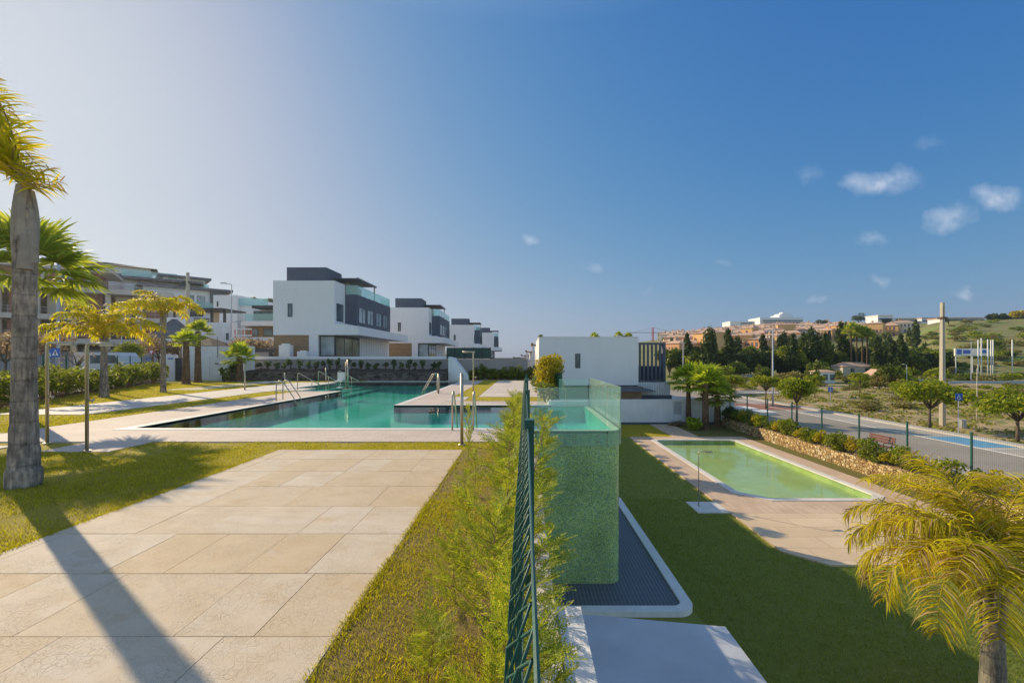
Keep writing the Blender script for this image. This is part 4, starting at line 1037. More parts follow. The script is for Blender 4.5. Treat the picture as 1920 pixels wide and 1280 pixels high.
# loose low plants along the right edge of the plaza
WB = [bushpair(860 + k, .9, .55, 150, .11, m_, 8, 6, .1) for k, m_ in enumerate(('scrub', 'hedgeleaf', 'shrubleaf'))]
rg = random.Random(41)
for i in range(13):
    y = 18.6 + i * 1.45 + rg.uniform(-.3, .3)
    if abs(y - 25.5) < .7: continue
    bush(f'loose low plant along the right edge of the far plaza, {nth(i)} from the near end', (.92 + rg.uniform(-.08, .08), y, .03), WB[i % 3], (rg.uniform(.8, 1.2), rg.uniform(.8, 1.3), rg.uniform(.45, 1.0)), rg.uniform(0, 6), group='loose plants along the plaza edge')
# gabion shrubs
GB = [bushpair(880, 1.0, .55, 620, .075, 'hedgeleaf', 9, 7, .1), bushpair(881, 1.05, .5, 560, .07, 'yellowleaf', 9, 7, .1), bushpair(882, .9, .6, 620, .075, 'treeleaf', 9, 7, .1)]
for i in range(40):
    y = 15.0 + i * .6 + rg.uniform(-.25, .25)
    bush(f'low green shrub on top of the ochre gabion wall, {nth(i)} from the near end', (17.22 + rg.uniform(-.1, .1), y, -3.28), GB[(i * 2 + i // 4) % 3], (rg.uniform(.85, 1.25), rg.uniform(.85, 1.25), rg.uniform(.7, 1.25)), rg.uniform(0, 6), group='shrubs on the gabion wall')
lp = bushpair(890, .9, .8, 420, .2, 'fan2', 8, 5, .1)
bush('low fan shaped plant at the foot of the palm trio', (13.7, 36.6, ZL), lp, 1.1, 0, 'low_plant', 'plant')
lp2 = bushpair(891, .5, .9, 300, .12, 'autumn', 8, 4, .05)
bush('low dark reddish plant beside the left palm of the trio', (13.0, 38.6, ZL), lp2, 1.0, 0, 'low_plant', 'plant')
bush('dense dark shrub right of the palm trio', (17.0, 37.4, ZL + .6), bushpair(892, 1.3, .7, 900, .09, 'shrubleaf'), 1.0, 0)

# ------------------------------------------------------------------ grass blades
def inpoly(poly, P):
    x, y = P[:, 0], P[:, 1]; c = np.zeros(len(P), bool); n = len(poly)
    for i in range(n):
        x0, y0 = poly[i]; x1, y1 = poly[(i + 1) % n]
        t = ((y0 > y) != (y1 > y)); c ^= t & (x < (x1 - x0) * (y - y0) / (y1 - y0 + 1e-12) + x0)
    return c
def blades(name, polys, z, dens, hgt, wid, mat, seed, keep=None, label=None):
    rng = np.random.default_rng(seed); PP = []; HH = []
    for poly, dn in polys:
        a = np.array(poly); lo, hi = a.min(0), a.max(0); n = int((hi - lo).prod() * dens * dn)
        P = rng.uniform(lo, hi, (n, 2)); P = P[inpoly(poly, P)]
        if keep is not None: P = P[keep(P, rng)]
        PP.append(P)
    P = np.concatenate(PP); n = len(P); az = rng.uniform(0, 2 * PI, n); h = hgt * rng.uniform(.45, 1.25, n); wd = wid * rng.uniform(.7, 1.3, n)
    ln = rng.uniform(.15, 1.0, n) * h; la = rng.uniform(0, 2 * PI, n)
    base = np.column_stack([P, np.full(n, z)]); d = np.column_stack([np.cos(az), np.sin(az), np.zeros(n)]) * wd[:, None] * .5
    tip = base + np.column_stack([np.cos(la) * ln, np.sin(la) * ln, h]); mid = base + np.column_stack([np.cos(la) * ln * .35, np.sin(la) * ln * .35, h * .62])
    V = np.stack([base - d, base + d, mid + d * .8, tip, mid - d * .8], 1).reshape(-1, 3); Q = np.arange(5 * n).reshape(n, 5)
    o = link(name, npmesh(name, V, Q, M[mat])); return tag(o, kind='stuff')
pat = lambda P: np.sin(P[:, 0] * 2.1 + 1.7 * np.sin(P[:, 1] * 1.3)) * np.cos(P[:, 1] * 1.9 + np.sin(P[:, 0] * 2.7)) + .35 * np.sin(P[:, 0] * 9 + P[:, 1] * 7) * np.sin(P[:, 1] * 11)
kp = lambda P, r: r.random(len(P)) < np.clip(.62 + .55 * pat(P), .12, 1)
kp2 = lambda P, r: r.random(len(P)) < np.clip(.40 + .65 * pat(P), .05, 1)
blades('grass', [([(-4.86, 3.2), (-4.86, 9.68), (-8.03, 9.68), (-8.03, 8.62), (-9.4, 8.62), (-12, 8.3), (-11, 5), (-6, 3)], 1.0), ([(-4.9, 8.86), (-.1, 8.86), (-.1, 9.67), (-4.9, 9.67)], 1.0)], -.012, 2900, .040, .0055, 'blade', 1, kp)
blades('grass', [([(-1.235, 1.6), (-.05, 1.6), (-.05, 8.84), (-1.235, 8.84)], 1.0)], -.006, 11000, .030, .0036, 'blade', 2, kp2)
blades('grass', [([(-1.255, 1.6), (-1.17, 1.6), (-1.17, 8.84), (-1.255, 8.84)], 1.0), ([(-4.9, 8.80), (-1.2, 8.80), (-1.2, 8.9), (-4.9, 8.9)], 1.0), ([(-4.92, 3.2), (-4.80, 3.2), (-4.80, 8.84), (-4.92, 8.84)], 1.0)], -.004, 9000, .034, .0038, 'blade', 7, kp)
blades('grass', [([(-27, 33), (-20.5, 19.5), (-18.4, 15.5), (-17.2, 14.4), (-17.2, 33)], 1.0), ([(-14.05, 11), (-12.55, 11), (-12.55, 25), (-14.05, 25)], 1.0), ([(-17.2, 10.8), (-12.55, 10.8), (-12.55, 14.3), (-18, 14.3)], 1.0), ([(-3.36, 21), (-2.24, 21), (-2.24, 36), (-3.36, 36)], 1.0), ([(-2.58, 18.95), (1.05, 18.95), (1.05, 20.95), (-2.58, 20.95)], 1.0)], -.010, 330, .045, .014, 'blade', 3)
blades('grass', [([(2.2, 4.9), (3.9, 4.9), (3.9, 18.5), (7.6, 18.5), (7.6, 13.4), (8.5, 12.45), (14, 12.45), (14, 4.9)], 1.0), ([(3.9, 18.5), (7.6, 18.5), (7.6, 33), (3.9, 33)], .55), ], ZL - .005, 1000, .055, .0105, 'blade2', 4)
blades('grass', [([(6.9, 33.1), (10.85, 33.1), (10.85, 39.2), (6.9, 39.2)], 1.0)], ZL + .01, 330, .05, .014, 'blade', 5)  # yellower blades paint the sunlit part of the lower lawn
# ------------------------------------------------------------------ windows
def win(par, x0, y0, z0, x1, y1, z1, axis, mull=1, mat='window', fr='darkmetal', t=.06, pr=.03):
    """window lying in the plane x=const (axis 'x', facing +X) or y=const (axis 'y', facing -Y)"""
    mm = MB()
    if axis == 'y':
        y = y0
        mm.box(x0, y - pr, z0, x0 + t, y + .05, z1); mm.box(x1 - t, y - pr, z0, x1, y + .05, z1)
        mm.box(x0 + t, y - pr, z0, x1 - t, y + .05, z0 + t); mm.box(x0 + t, y - pr, z1 - t, x1 - t, y + .05, z1)
        for k in range(1, mull): xx = x0 + (x1 - x0) * k / mull; mm.box(xx - t / 2, y - pr, z0 + t, xx + t / 2, y + .05, z1 - t)
        p = MB(); p.add([(x0 + t, y - .005, z0 + t), (x1 - t, y - .005, z0 + t), (x1 - t, y - .005, z1 - t), (x0 + t, y - .005, z1 - t)], [(0, 1, 2, 3)])
    else:
        x = x0
        mm.box(x - .05, y0, z0, x + pr, y0 + t, z1); mm.box(x - .05, y1 - t, z0, x + pr, y1, z1)
        mm.box(x - .05, y0 + t, z0, x + pr, y1 - t, z0 + t); mm.box(x - .05, y0 + t, z1 - t, x + pr, y1 - t, z1)
        for k in range(1, mull): yy = y0 + (y1 - y0) * k / mull; mm.box(x - .05, yy - t / 2, z0 + t, x + pr, yy + t / 2, z1 - t)
        p = MB(); p.add([(x + .005, y0 + t, z0 + t), (x + .005, y1 - t, z0 + t), (x + .005, y1 - t, z1 - t), (x + .005, y0 + t, z1 - t)], [(0, 1, 2, 3)])
    f = build('window', mm, fr, par); build('pane', p, mat, f); return f
def part(name, mat, par, *boxes):
    mm = MB()
    for b in boxes: mm.box(*b)
    return build(name, mm, mat, par)
def rail(par, pts, z0, z1, mat='glassblue'):
    mm = MB()
    for (xa, ya), (xb, yb) in zip(pts[:-1], pts[1:]):
        if abs(xb - xa) > abs(yb - ya): mm.box(min(xa, xb), ya - .01, z0, max(xa, xb), ya + .01, z1)
        else: mm.box(xa - .01, min(ya, yb), z0, xa + .01, max(ya, yb), z1)
    return build('glass_railing', mm, mat, par)
# ------------------------------------------------------------------ the row of villas on the terrace
V_ = thing('villa', 'nearest white villa with anthracite upper bay and cantilevered slab above the planter wall', 'house', (-23.65, 42.0, 1.95), 0, 'white villas in a row beyond the pool')
part('wall', 'white', V_, (0, 0, 2.05, 5.75, 2.5, 7.15), (0, 2.5, 2.05, 5.75, 13.4, 6.2), (0, 2.5, 6.2, .25, 13.4, 7.15), (3.35, .02, 0, 4.2, 1.2, 2.05), (3.4, 6.5, 0, 5.7, 17.0, 2.05))
part('timber_wall', 'woodclad', V_, (.04, .06, 0, 3.35, 12, 2.05))
part('upper_bay', 'dark', V_, (5.75, 2.5, 3.08, 6.95, 13.4, 6.2))
part('slab', 'white', V_, (4.2, -.04, 2.06, 8.0, 17.7, 2.9), (5.75, 0, 2.9, 6.9, 13.4, 3.08))
rm = part('roof_room', 'dark', V_, (.75, 1.0, 7.15, 4.55, 4.6, 8.6))
part('terrace_room', 'beige', V_, (1.0, 4.6, 6.2, 5.0, 9.0, 7.7))
mm = MB()
mm.box(4.3, 2.6, 7.72, 4.45, 8.2, 7.9); mm.box(6.85, 2.6, 7.72, 7.0, 8.2, 7.9)
for k in range(20): y = 2.6 + k * .28; mm.box(4.45, y, 7.78, 6.85, y + .17, 7.86)
pg = build('pergola', mm, 'greyroof', V_)
mm = MB()
for x, y in ((4.5, 2.9), (6.8, 8.0), (4.5, 8.0)): mm.box(x - .06, y - .06, 6.2, x + .06, y + .06, 7.72)
build('pergola_post', mm, 'beige', pg)
rail(V_, [(5.8, 2.62), (6.9, 2.62), (6.9, 13.3), (5.8, 13.3)], 6.2, 7.15)
win(V_, 1.38, 0, 3.75, 1.82, 0, 5.0, 'y')
win(V_, 5.75, .45, 3.4, 5.75, 2.0, 5.1, 'x', 1)
for a, b in ((2.9, 4.8), (5.3, 7.2), (8.1, 10.0), (10.5, 12.4)): win(V_, 6.95, a, 3.4, 6.95, b, 5.0, 'x', 2, 'curtain' if a in (2.9, 5.3) else 'window')
win(V_, 4.25, .3, .05, 5.72, .3, 2.02, 'y', 1, 'curtain', t=.1)
win(V_, 5.72, .35, .05, 5.72, 6.4, 2.02, 'x', 3, 'window', t=.1)
mm = MB()
for k in range(12): y = 7.0 + k * .8; mm.box(5.701, y, 0, 5.72, y + .03, 2.05)
build('panel_joint', mm, 'concrete', V_)
mm = MB()
for x in (.9, 2.0): mm.tube([(x, -.02, 6.3), (x, -.1, 6.3)], .07, 8)
build('wall_lamp', mm, 'plastic', V_)
dup(V_, 'second white villa in the row, directly behind the nearest villa', (-19.6, 64.0, 1.95), R(2))
dup(V_, 'third white villa in the row, smaller, left of the clear sky gap', (-16.9, 97.0, 1.95), R(3))
dup(V_, 'farthest white villa of the row, mostly hidden behind the third', (-14.6, 126.0, 1.95), R(3))
# terrace walls
pw = tag(build('terrace_wall', MB().box(-24.6, 38.55, .0, -6.85, 38.8, 1.98), 'white'), 'white terrace wall behind the thin shrubs below the villas', 'wall')
sw = tag(build('planter_wall', MB().box(-24.6, 36.3, -.1, -6.45, 36.8, .66), 'stonewall'), 'low dark stone planter wall along the far side of the pool', 'wall')
mm = MB()
xs = np.linspace(-24.5, -6.5, 60); v = []
rgq = random.Random(4)
for x in xs:
    h = .80 + rgq.uniform(-.06, .08); v += [(x, 36.82, .6), (x, 37.0, h), (x, 38.5, h + .1)]
mm.add(v, [(i * 3 + j, i * 3 + j + 3, i * 3 + j + 4, i * 3 + j + 1) for i in range(59) for j in range(2)])
tag(build('planter_soil', mm, 'soil'), kind='structure')
tag(build('stair_wall', MB().add([(-6.4, 37.2, -.1), (-4.75, 37.2, -.1), (-4.75, 37.2, .35), (-6.0, 37.2, 1.85), (-6.4, 37.2, 1.95), (-6.4, 39, -.1), (-4.75, 39, -.1), (-4.75, 39, .35), (-6.0, 39, 1.85), (-6.4, 39, 1.95)], [(0, 1, 2, 3, 4), (9, 8, 7, 6, 5), (0, 5, 6, 1), (1, 6, 7, 2), (2, 7, 8, 3), (3, 8, 9, 4), (4, 9, 5, 0)]), 'wall'), 'white sloping stair wall beside the dark stone planter', 'wall')
ter = tag(build('terrace_wall', MB().box(-6.85, 39.3, -.1, -2.9, 39.6, 1.75), 'wall'), 'white terrace wall under the green privacy screen', 'wall')
tag(build('terrace_wall', MB().box(-2.9, 43.0, -.1, .7, 43.3, 1.42), 'wall'), 'white wall closing the far end of the plaza', 'wall')
tag(build('low_building', MB().box(-4.0, 52.0, 1.3, 0.1, 58.0, 1.86).box(-3.9, 52.3, -.5, .0, 57.8, 1.3), 'umber'), 'low dark brown roofed building far beyond the plaza', 'building')
gf = thing('privacy_screen', 'dark green mesh privacy screen on the terrace wall beside the second villa', 'fence', (0, 0, 0))
mm = MB(); mm.box(gx(838, 39.45), 39.43, 1.8, gx(920, 39.45), 39.45, 2.75); build('screen', mm, simple('green_shade_net', (.035, .075, .06), .8, .3, 6, .1), gf)
for px in (838, 852, 871, 888, 904, 920):
    mm = MB(); mm.tube([(gx(px, 39.4), 39.4, 1.5), (gx(px, 39.4), 39.4, 2.8)], .03, 6); build('post', mm, 'darkmetal', gf)
pf = thing('plaza_fence', 'thin mesh fence with grey posts behind the shrubs at the far end of the plaza', 'fence', (0, 0, 0))
for k, px in enumerate((845, 876, 905, 914, 938, 962, 985, 1006)):
    mm = MB(); mm.tube([(gx(px, 38.8), 38.8, 0), (gx(px, 38.8), 38.8, 1.5)], .028, 6); build('post', mm, 'darkmetal' if k < 1 else 'lamp', pf)
mm = MB()
for z in np.arange(.1, 1.5, .2): mm.tube([(gx(845, 38.8), 38.83, z), (gx(1006, 38.8), 38.83, z)], .004, 4)
build('wire', mm, 'lamp', pf)
sb = thing('screen_frame', 'green mesh gate frame behind the yellow bush', 'gate', (0, 0, 0))
mm = MB(); 
for a, b in (((1.62, 25.2, -.1), (1.62, 25.2, 1.0)), ((1.98, 24.3, -.1), (1.98, 24.3, 1.0)), ((1.62, 25.2, 1.0), (1.98, 24.3, 1.0))): mm.tube([a, b], .025, 6)
build('frame', mm, 'greenmetal', sb)
mm = MB(); mm.add([(1.62, 25.2, -.1), (1.98, 24.3, -.1), (1.98, 24.3, .98), (1.62, 25.2, .98)], [(0, 1, 2, 3)]); build('net', mm, 'greenmetal', sb)
# ------------------------------------------------------------------ white house on the right
hw = thing('white_house', 'flat white house with dark louvred corner box and one narrow window beyond the pool tower', 'house', (0, 0, 0))
part('wall', 'white', hw, (1.24, 41, -.64, 10.35, 52, 3.74), (10.35, 42.2, -2.6, 13.0, 52, -.4))
part('parapet_cap', 'plastic', hw, (1.2, 40.96, 3.742, 10.4, 52.05, 3.79))
part('base', 'umber', hw, (3.2, 41.3, -2.2, 10.3, 52, -.64))
part('ribbed_wall', 'ribbed', hw, (10.36, 41.1, -1.55, 13.3, 42.15, -.36))
part('dark_plinth', 'dark', hw, (10.36, 41.0, -1.95, 13.4, 42.15, -1.56))
win(hw, 4.57, 41, .93, 5.03, 41, 2.25, 'y')
mm = MB(); mm.box(10.4, 41.15, -.33, 12.9, 42.2, -.2); mm.box(10.4, 41.15, 3.1, 12.9, 42.2, 3.26); mm.box(10.4, 42.0, -.2, 10.5, 42.2, 3.1); mm.box(12.78, 41.15, -.2, 12.9, 42.2, 3.1); mm.box(10.4, 42.3, -.2, 12.9, 42.34, 1.1)
lb = build('louvre_box', mm, 'dark', hw)
for k in range(7):
    x = 10.45 + k * .37; mm = MB(); mm.prism([(x, 41.12), (x + .19, 41.2), (x + .17, 41.28), (x - .02, 41.2)], -.2, 3.1); build('louvre', mm, 'dark', lb)
cn = part('canopy', 'greyroof', hw, (6.9, 39.9, -1.05, 10.5, 41.0, -.72))
mm = MB(); mm.add([(6.9, 39.9, -.72), (10.5, 39.9, -.9), (11.6, 39.6, -1.12), (6.9, 39.3, -1.12), (11.6, 41, -1.05), (10.5, 41, -.8)], [(0, 3, 2, 1), (1, 2, 4, 5)]); build('canopy_tiles', mm, 'greyroof', cn)
part('porch_wall', 'wood', hw, (6.9, 40.4, -2.2, 10.5, 41.2, -1.07))
gw = thing('garden_wall', 'white garden wall below the white house at the end of the lower lawn', 'wall', (0, 0, 0))
part('wall', 'wall', gw, (2.3, 39.45, ZL - .05, 17.9, 39.75, -1.79))
part('plinth', 'dark', gw, (2.3, 39.42, ZL - .05, 17.9, 39.449, ZL + .2))
part('meter_door', 'lamp', gw, (13.05, 39.41, -3.1, 13.75, 39.448, -1.95), )
mm = MB(); mm.box(17.9, 39.4, ZL, 18.4, 40.2, -1.9); tag(build('wall_pillar', mm, 'wall'), 'short white wall pillar at the road end of the garden wall', 'wall')
rh = thing('row_house', 'white row house directly behind the flat white house, showing its sunlit edge', 'house', (.95, 58, 0), 0, 'white row houses beyond the plaza')
part('wall', 'white', rh, (.5, .6, -1, 10, 9, 3.7)); part('pillar', 'white', rh, (0, 0, -1, .22, .3, 3.5)); part('pillar', 'white', rh, (0, 3.6, -1, .22, 3.9, 3.5))
part('pergola', 'wood', rh, (-.15, -.1, 3.5, 1.4, 4.2, 3.62), (-.2, -.2, 3.62, .1, 4.3, 3.8)); part('side_window', 'window', rh, (.47, 1.2, 0, .499, 3.2, 2.4))
dup(rh, 'second white row house beyond the plaza, with brown roof pergola', (.2, 71, -.7))
dup(rh, 'third white row house beyond the plaza, lower in the distance', (-.7, 85, -1.2))
dup(rh, 'farthest small white row house beyond the plaza', (-2.6, 102, -1.6))
def edgeplant(seed, label, x, y, z, s): bush(label, (x, y, z), EB[seed % 3], s, seed)
edgeplant(1, 'roof plant on top of the white house corner', 1.5, 42.5, 3.72, (.55, .6, .3))
for k, px in enumerate((1115, 1160, 1178)):
    fanpalm(('far palm head peeping over the middle of the white house roof', 'left of two far palm heads over the right part of the white roof', 'right of two far palm heads over the right part of the white roof')[k], (gx(px, 95), 95, -2), 8.2 + .2 * (k % 2), .25, .2, 1.3, 14, 900 + k, 'far palms behind the white house', nseg=10)
# ------------------------------------------------------------------ left: street walls, houses, apartments
sw2 = thing('street_wall', 'tall white street wall behind the pair of small fan palms', 'wall', (0, 0, 0))
part('wall', 'wall', sw2, (gx(341, 37), 37, -.1, gx(474, 37), 37.3, 2.82)); part('service_door', 'white', sw2, (gx(377, 37), 36.96, .05, gx(393, 37), 36.999, 2.0))
mm = MB(); xl = gx(407, 36.9); mm.tube([(xl, 36.95, 3.6), (xl, 36.95, 1.9)], .02, 6); mm.box(xl - .2, 36.85, 1.35, xl + .1, 36.95, 1.42); tag(build('hanging_lamp', mm, 'darkmetal'), 'dark lamp bracket hanging on the white street wall', 'lamp')
gp = thing('gate_pillar', 'white gate pillar with blue panel left of the dark gate', 'pillar', (0, 0, 0)); part('pillar', 'white', gp, (gx(311, 36.5), 36.5, -.1, gx(327, 36.5), 36.9, 2.1)); part('panel', 'bluesign', gp, (gx(315, 36.5), 36.47, 1.75, gx(325, 36.5), 36.495, 1.85))
tag(build('metal_gate', MB().box(gx(327.5, 36.6), 36.6, 0, gx(341, 36.6), 36.66, 1.85), 'darkmetal'), 'dark metal gate between the white pillar and the street wall', 'gate')
wb = thing('street_wall', 'upper white wall step carrying the dark pergola', 'wall', (0, 0, 0)); part('wall', 'wall', wb, (gx(352, 46), 46, 0, gx(432, 46), 46.4, 5.5)); part('window', 'window', wb, (gx(424, 46), 45.96, 3.7, gx(429, 46), 45.999, 4.4))
tag(build('street_wall', MB().box(gx(432, 44), 44.0, 0, gx(530, 44), 44.3, 3.9), 'white'), 'white wall below the striped barrier next to the nearest villa', 'wall')
tag(build('street_wall', MB().box(gx(300, 49), 49, 0, gx(352, 49), 49.4, 6.3), 'wall'), 'white wall step behind the slender yellow palm', 'wall')
dp = thing('dark_pergola', 'dark flat roofed pergola on the upper white wall', 'pergola', (0, 0, 0))
part('roof', 'darkmetal', dp, (gx(357, 46.5), 46.1, 6.85, gx(422, 46.5), 50, 7.0), (gx(357, 46.5), 46.08, 6.1, gx(386, 46.5), 46.12, 6.6))
for px in (396, 420): part('post', 'darkmetal', dp, (gx(px, 46.5) - .1, 46.5, 5.0, gx(px, 46.5) + .1, 46.7, 6.85))
part('back_wall', 'beige', dp, (gx(398, 49), 49, 4, gx(410, 49), 49.1, 7))
for (px, Y, top, base, wd, lab) in ((327, 43, 598, 634, 1.5, 'dark grey pyramid roof behind the slender yellow palm'), (388, 41, 632, 649, 1.7, 'brown pyramid roof just above the white street wall')):
    x = gx(px, Y); zt_, zb = gz(top, Y), gz(base, Y); t = thing('garden_pavilion', lab, 'pavilion', (x, Y, 0))
    mm = MB(); mm.add([(-wd, -wd, zb), (wd, -wd, zb), (wd, wd, zb), (-wd, wd, zb), (-.15, -.1, zt_), (.15, .1, zt_)], [(0, 1, 5, 4), (1, 2, 5), (2, 3, 4, 5), (3, 0, 4), (3, 2, 1, 0)]); build('roof', mm, 'umber' if px > 350 else 'greyroof', t)
    for a in (-1, 1): part('post', 'wood', t, (a * wd * .8 - .08, -wd * .8, 0, a * wd * .8 + .08, -wd * .8 + .16, zb))
sb2 = thing('safety_barrier', 'red and white site barrier on the white wall left of the nearest villa', 'barrier', (0, 0, 0))
for z in (gz(618, 43.9), gz(630, 43.9)): part('rail', 'signwhite', sb2, (gx(440, 43.9), 43.85, z, gx(472, 43.9), 43.9, z + .13))
for px in (441, 456, 471): part('post', 'signred', sb2, (gx(px, 43.9) - .04, 43.86, 3.85, gx(px, 43.9) + .04, 43.92, 4.75))
bp = thing('black_pergola', 'black timber pergola beam with diagonal braces left of the nearest villa', 'pergola', (0, 0, 0))
part('beam', 'darkmetal', bp, (gx(434, 40.5), 40.5, gz(660, 40.5), gx(513, 40.5), 40.7, gz(654, 40.5)))
for px in (452, 506): part('post', 'darkmetal', bp, (gx(px, 40.5) - .1, 40.52, 1.3, gx(px, 40.5) + .1, 40.68, gz(660, 40.5)))
mm = MB(); 
for px in (476, 512): mm.tube([(gx(px - 5, 40.6), 40.6, gz(660, 40.5)), (gx(px + 5, 40.6), 40.6, 1.75)], .1, 4)
build('brace', mm, 'darkmetal', bp)
def crate(label, px0, px1, py0, Y): t = thing('white_sack', label, 'sack', (gx((px0 + px1) / 2, Y), Y, 1.7)); w_ = (px1 - px0) / F * Y / 2; h = gz(py0, Y) - 1.7; mm = MB(); mm.prism(rounded(-w_, -.4, w_, .4, .15, 3), 0, h * .9); build('bag', mm, 'carwhite', t); mm = MB(); mm.prism(rounded(-w_ * .6, -.25, w_ * .6, .25, .1, 3), h * .9, h); build('bag_neck', mm, 'plastic', t)
crate('tall white builders sack standing before the timber wall of the villa', 526, 547, 644, 40.6); crate('low white builders sack beside the villa glazing', 560, 578, 657, 40.2)
lm = thing('villa_left', 'white villa with glass balcony and strip windows left of the nearest villa', 'house', (0, 0, 0)); lm.name = 'hillside_villa'
Y = 55.0
part('wall', 'white', lm, (gx(400, Y), Y, 0, gx(445, Y), Y + 9, gz(553, Y)), (gx(445, Y), Y + .6, 0, gx(530, Y), Y + 9, gz(570, Y)))
part('balcony', 'white', lm, (gx(463, Y), Y - 1.2, gz(612, Y), gx(530, Y), Y + .6, gz(603, Y))); rail(lm, [(gx(441, Y), Y + .3), (gx(500, Y), Y + .3)], gz(572, Y), gz(559, Y))
rail(lm, [(gx(469, Y), Y - 1.1), (gx(530, Y), Y - 1.1)], gz(603, Y), gz(590, Y))
part('dark_canopy', 'darkmetal', lm, (gx(485, Y), Y - 1.4, gz(580, Y), gx(530, Y), Y + .6, gz(575, Y)))
part('lower_wall', 'woodclad', lm, (gx(462, Y), Y - .2, 0, gx(530, Y), Y + .58, gz(613, Y)))
win(lm, gx(470, Y), Y + .6, gz(602, Y), gx(513, Y), Y + .6, gz(582, Y), 'y', 3); win(lm, gx(472, Y), Y - .2, gz(630, Y), gx(486, Y), Y - .2, gz(616, Y), 'y', 1); win(lm, gx(496, Y), Y - .2, gz(630, Y), gx(513, Y), Y - .2, gz(616, Y), 'y', 1)
part('roof_room', 'beige', lm, (gx(499, Y), Y + 2, gz(570, Y), gx(508, Y), Y + 5, gz(557, Y))); win(lm, gx(406.5, Y), Y, gz(575, Y), gx(409.5, Y), Y, gz(565, Y), 'y')
# apartments
def slabs(par, name, mat, L, D, zs_, th, ov=.5):
    for z in zs_: part(name, mat, par, (-.2, -ov, z, L, D, z + th))
ap = thing('apartment_building', 'long raw concrete apartment block under construction behind the left palms', 'building', (-84, 56.0, 0), math.atan2(.57, .82))
L = 31.5
slabs(ap, 'floor_slab', 'concrete', L, 12, (4.0, 7.5, 11.7), .75, 1.4)
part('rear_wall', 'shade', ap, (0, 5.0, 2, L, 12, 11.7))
for k in range(9):
    x = .5 + k * 3.8
    part('pillar', 'concrete', ap, (x, -.6, 0, x + .6, 0, 4.0), (x, -.6, 4.75, x + .6, 0, 7.5), (x, -.6, 8.25, x + .6, 0, 11.7))
    if k % 2: part('brick_infill', 'brick', ap, (x + .8, 1.0, 4.75, x + 2.0, 1.3, 7.4), (x + .9, 1.2, 8.25, x + 3.2, 1.5, 11.6))
    else: part('pale_infill', 'beige', ap, (x + .9, 1.6, 8.25, x + 2.8, 1.8, 11.6))
mm = MB()
for z0 in (4.75, 8.25, 12.45):
    for dz in (.5, 1.0): mm.tube([(0, -1.3, z0 + dz), (L, -1.3, z0 + dz)], .025, 4)
    for k in range(22): mm.tube([(.3 + k * 1.45, -1.3, z0), (.3 + k * 1.45, -1.3, z0 + 1.05)], .025, 4)
build('site_railing', mm, 'lamp', ap)
part('upper_storey', 'brick', ap, (3, 3.0, 12.45, 22, 11, 15.2)); slabs(ap, 'roof_slab', 'concrete', 24, 11, (15.2,), .5, -.8)
part('upper_pillar', 'concrete', ap, (6, 1.2, 12.45, 6.4, 1.6, 15.2), (11, 1.2, 12.45, 11.4, 1.6, 15.2), (16, 1.2, 12.45, 16.4, 1.6, 15.2), (21, 1.2, 12.45, 21.4, 1.6, 15.2))
win(ap, 8, 3.0, 12.9, 10, 3.0, 14.8, 'y'); win(ap, 17.5, 3.0, 12.9, 19.5, 3.0, 14.8, 'y')
a2 = thing('apartment_building', 'white apartment block with brown hipped penthouse roof above the concrete block', 'building', (gx(150, 76), 76, 0), R(37))
part('wall', 'white', a2, (0, 2, 6, 13, 14, 16.8), (5.5, 0, 6, 16.5, 3, 15.2)); part('roof_edge', 'dark', a2, (4.5, -.8, 16.0, 17.0, 3, 16.4), (-.5, 1.4, 16.8, 5, 3, 17.0))
part('penthouse', 'plastic', a2, (.5, 4, 16.8, 9, 10, 18.6)); mm = MB(); mm.add([(-.6, 3, 18.6), (10, 3, 18.6), (10, 11, 18.6), (-.6, 11, 18.6), (2.5, 6, 19.5), (7, 8, 19.5)], [(0, 1, 5, 4), (1, 2, 5), (2, 3, 4, 5), (3, 0, 4), (3, 2, 1, 0)]); build('roof', mm, 'umber', a2)
rail(a2, [(5, 2.2), (13, 2.2)], 16.9, 17.9)
for x in (7, 9.2, 12): win(a2, x, 0, 13.0, x + 1.4, 0, 15.0, 'y')
for x in (6.5, 10, 13.4): win(a2, x, 0, 9.0, x + 2.2, 0, 11.2, 'y')
a3 = thing('apartment_building', 'white apartment block with long dark flat eaves behind the concrete street pole', 'building', (gx(268, 80), 80, 0), R(43))
part('wall', 'white', a3, (0, 0, 2, 12.2, 12, 14.8), (3, 3, 14.8, 9.5, 9, 17.2)); part('eaves', 'dark', a3, (-.8, -1.2, 14.8, 13.5, 9, 15.25), (2.2, 2, 17.2, 10.4, 10, 17.6)); part('dark_bay', 'dark', a3, (9.9, -.6, 11.4, 12.4, 3, 14.79), (5.5, -.7, 10.6, 12.4, 0, 11.39))
rail(a3, [(5.6, -.65), (12.3, -.65)], 11.4, 12.5); rail(a3, [(8, 2.2), (10, 2.2)], 15.25, 16.3)
for x in (6.1, 7.8): win(a3, x, 0, 11.5, x + 1.3, 0, 13.8, 'y', 2, 'curtain')
for x in (.6, 3.0): win(a3, x, 0, 11.2, x + 1.6, 0, 13.4, 'y', 2)
for x in (.8, 3.8, 7.4): win(a3, x, 0, 7.2, x + 2.4, 0, 9.6, 'y', 2)
part('terrace', 'wall', a3, (-1, -3.5, 2, 13, 0, 6.6))
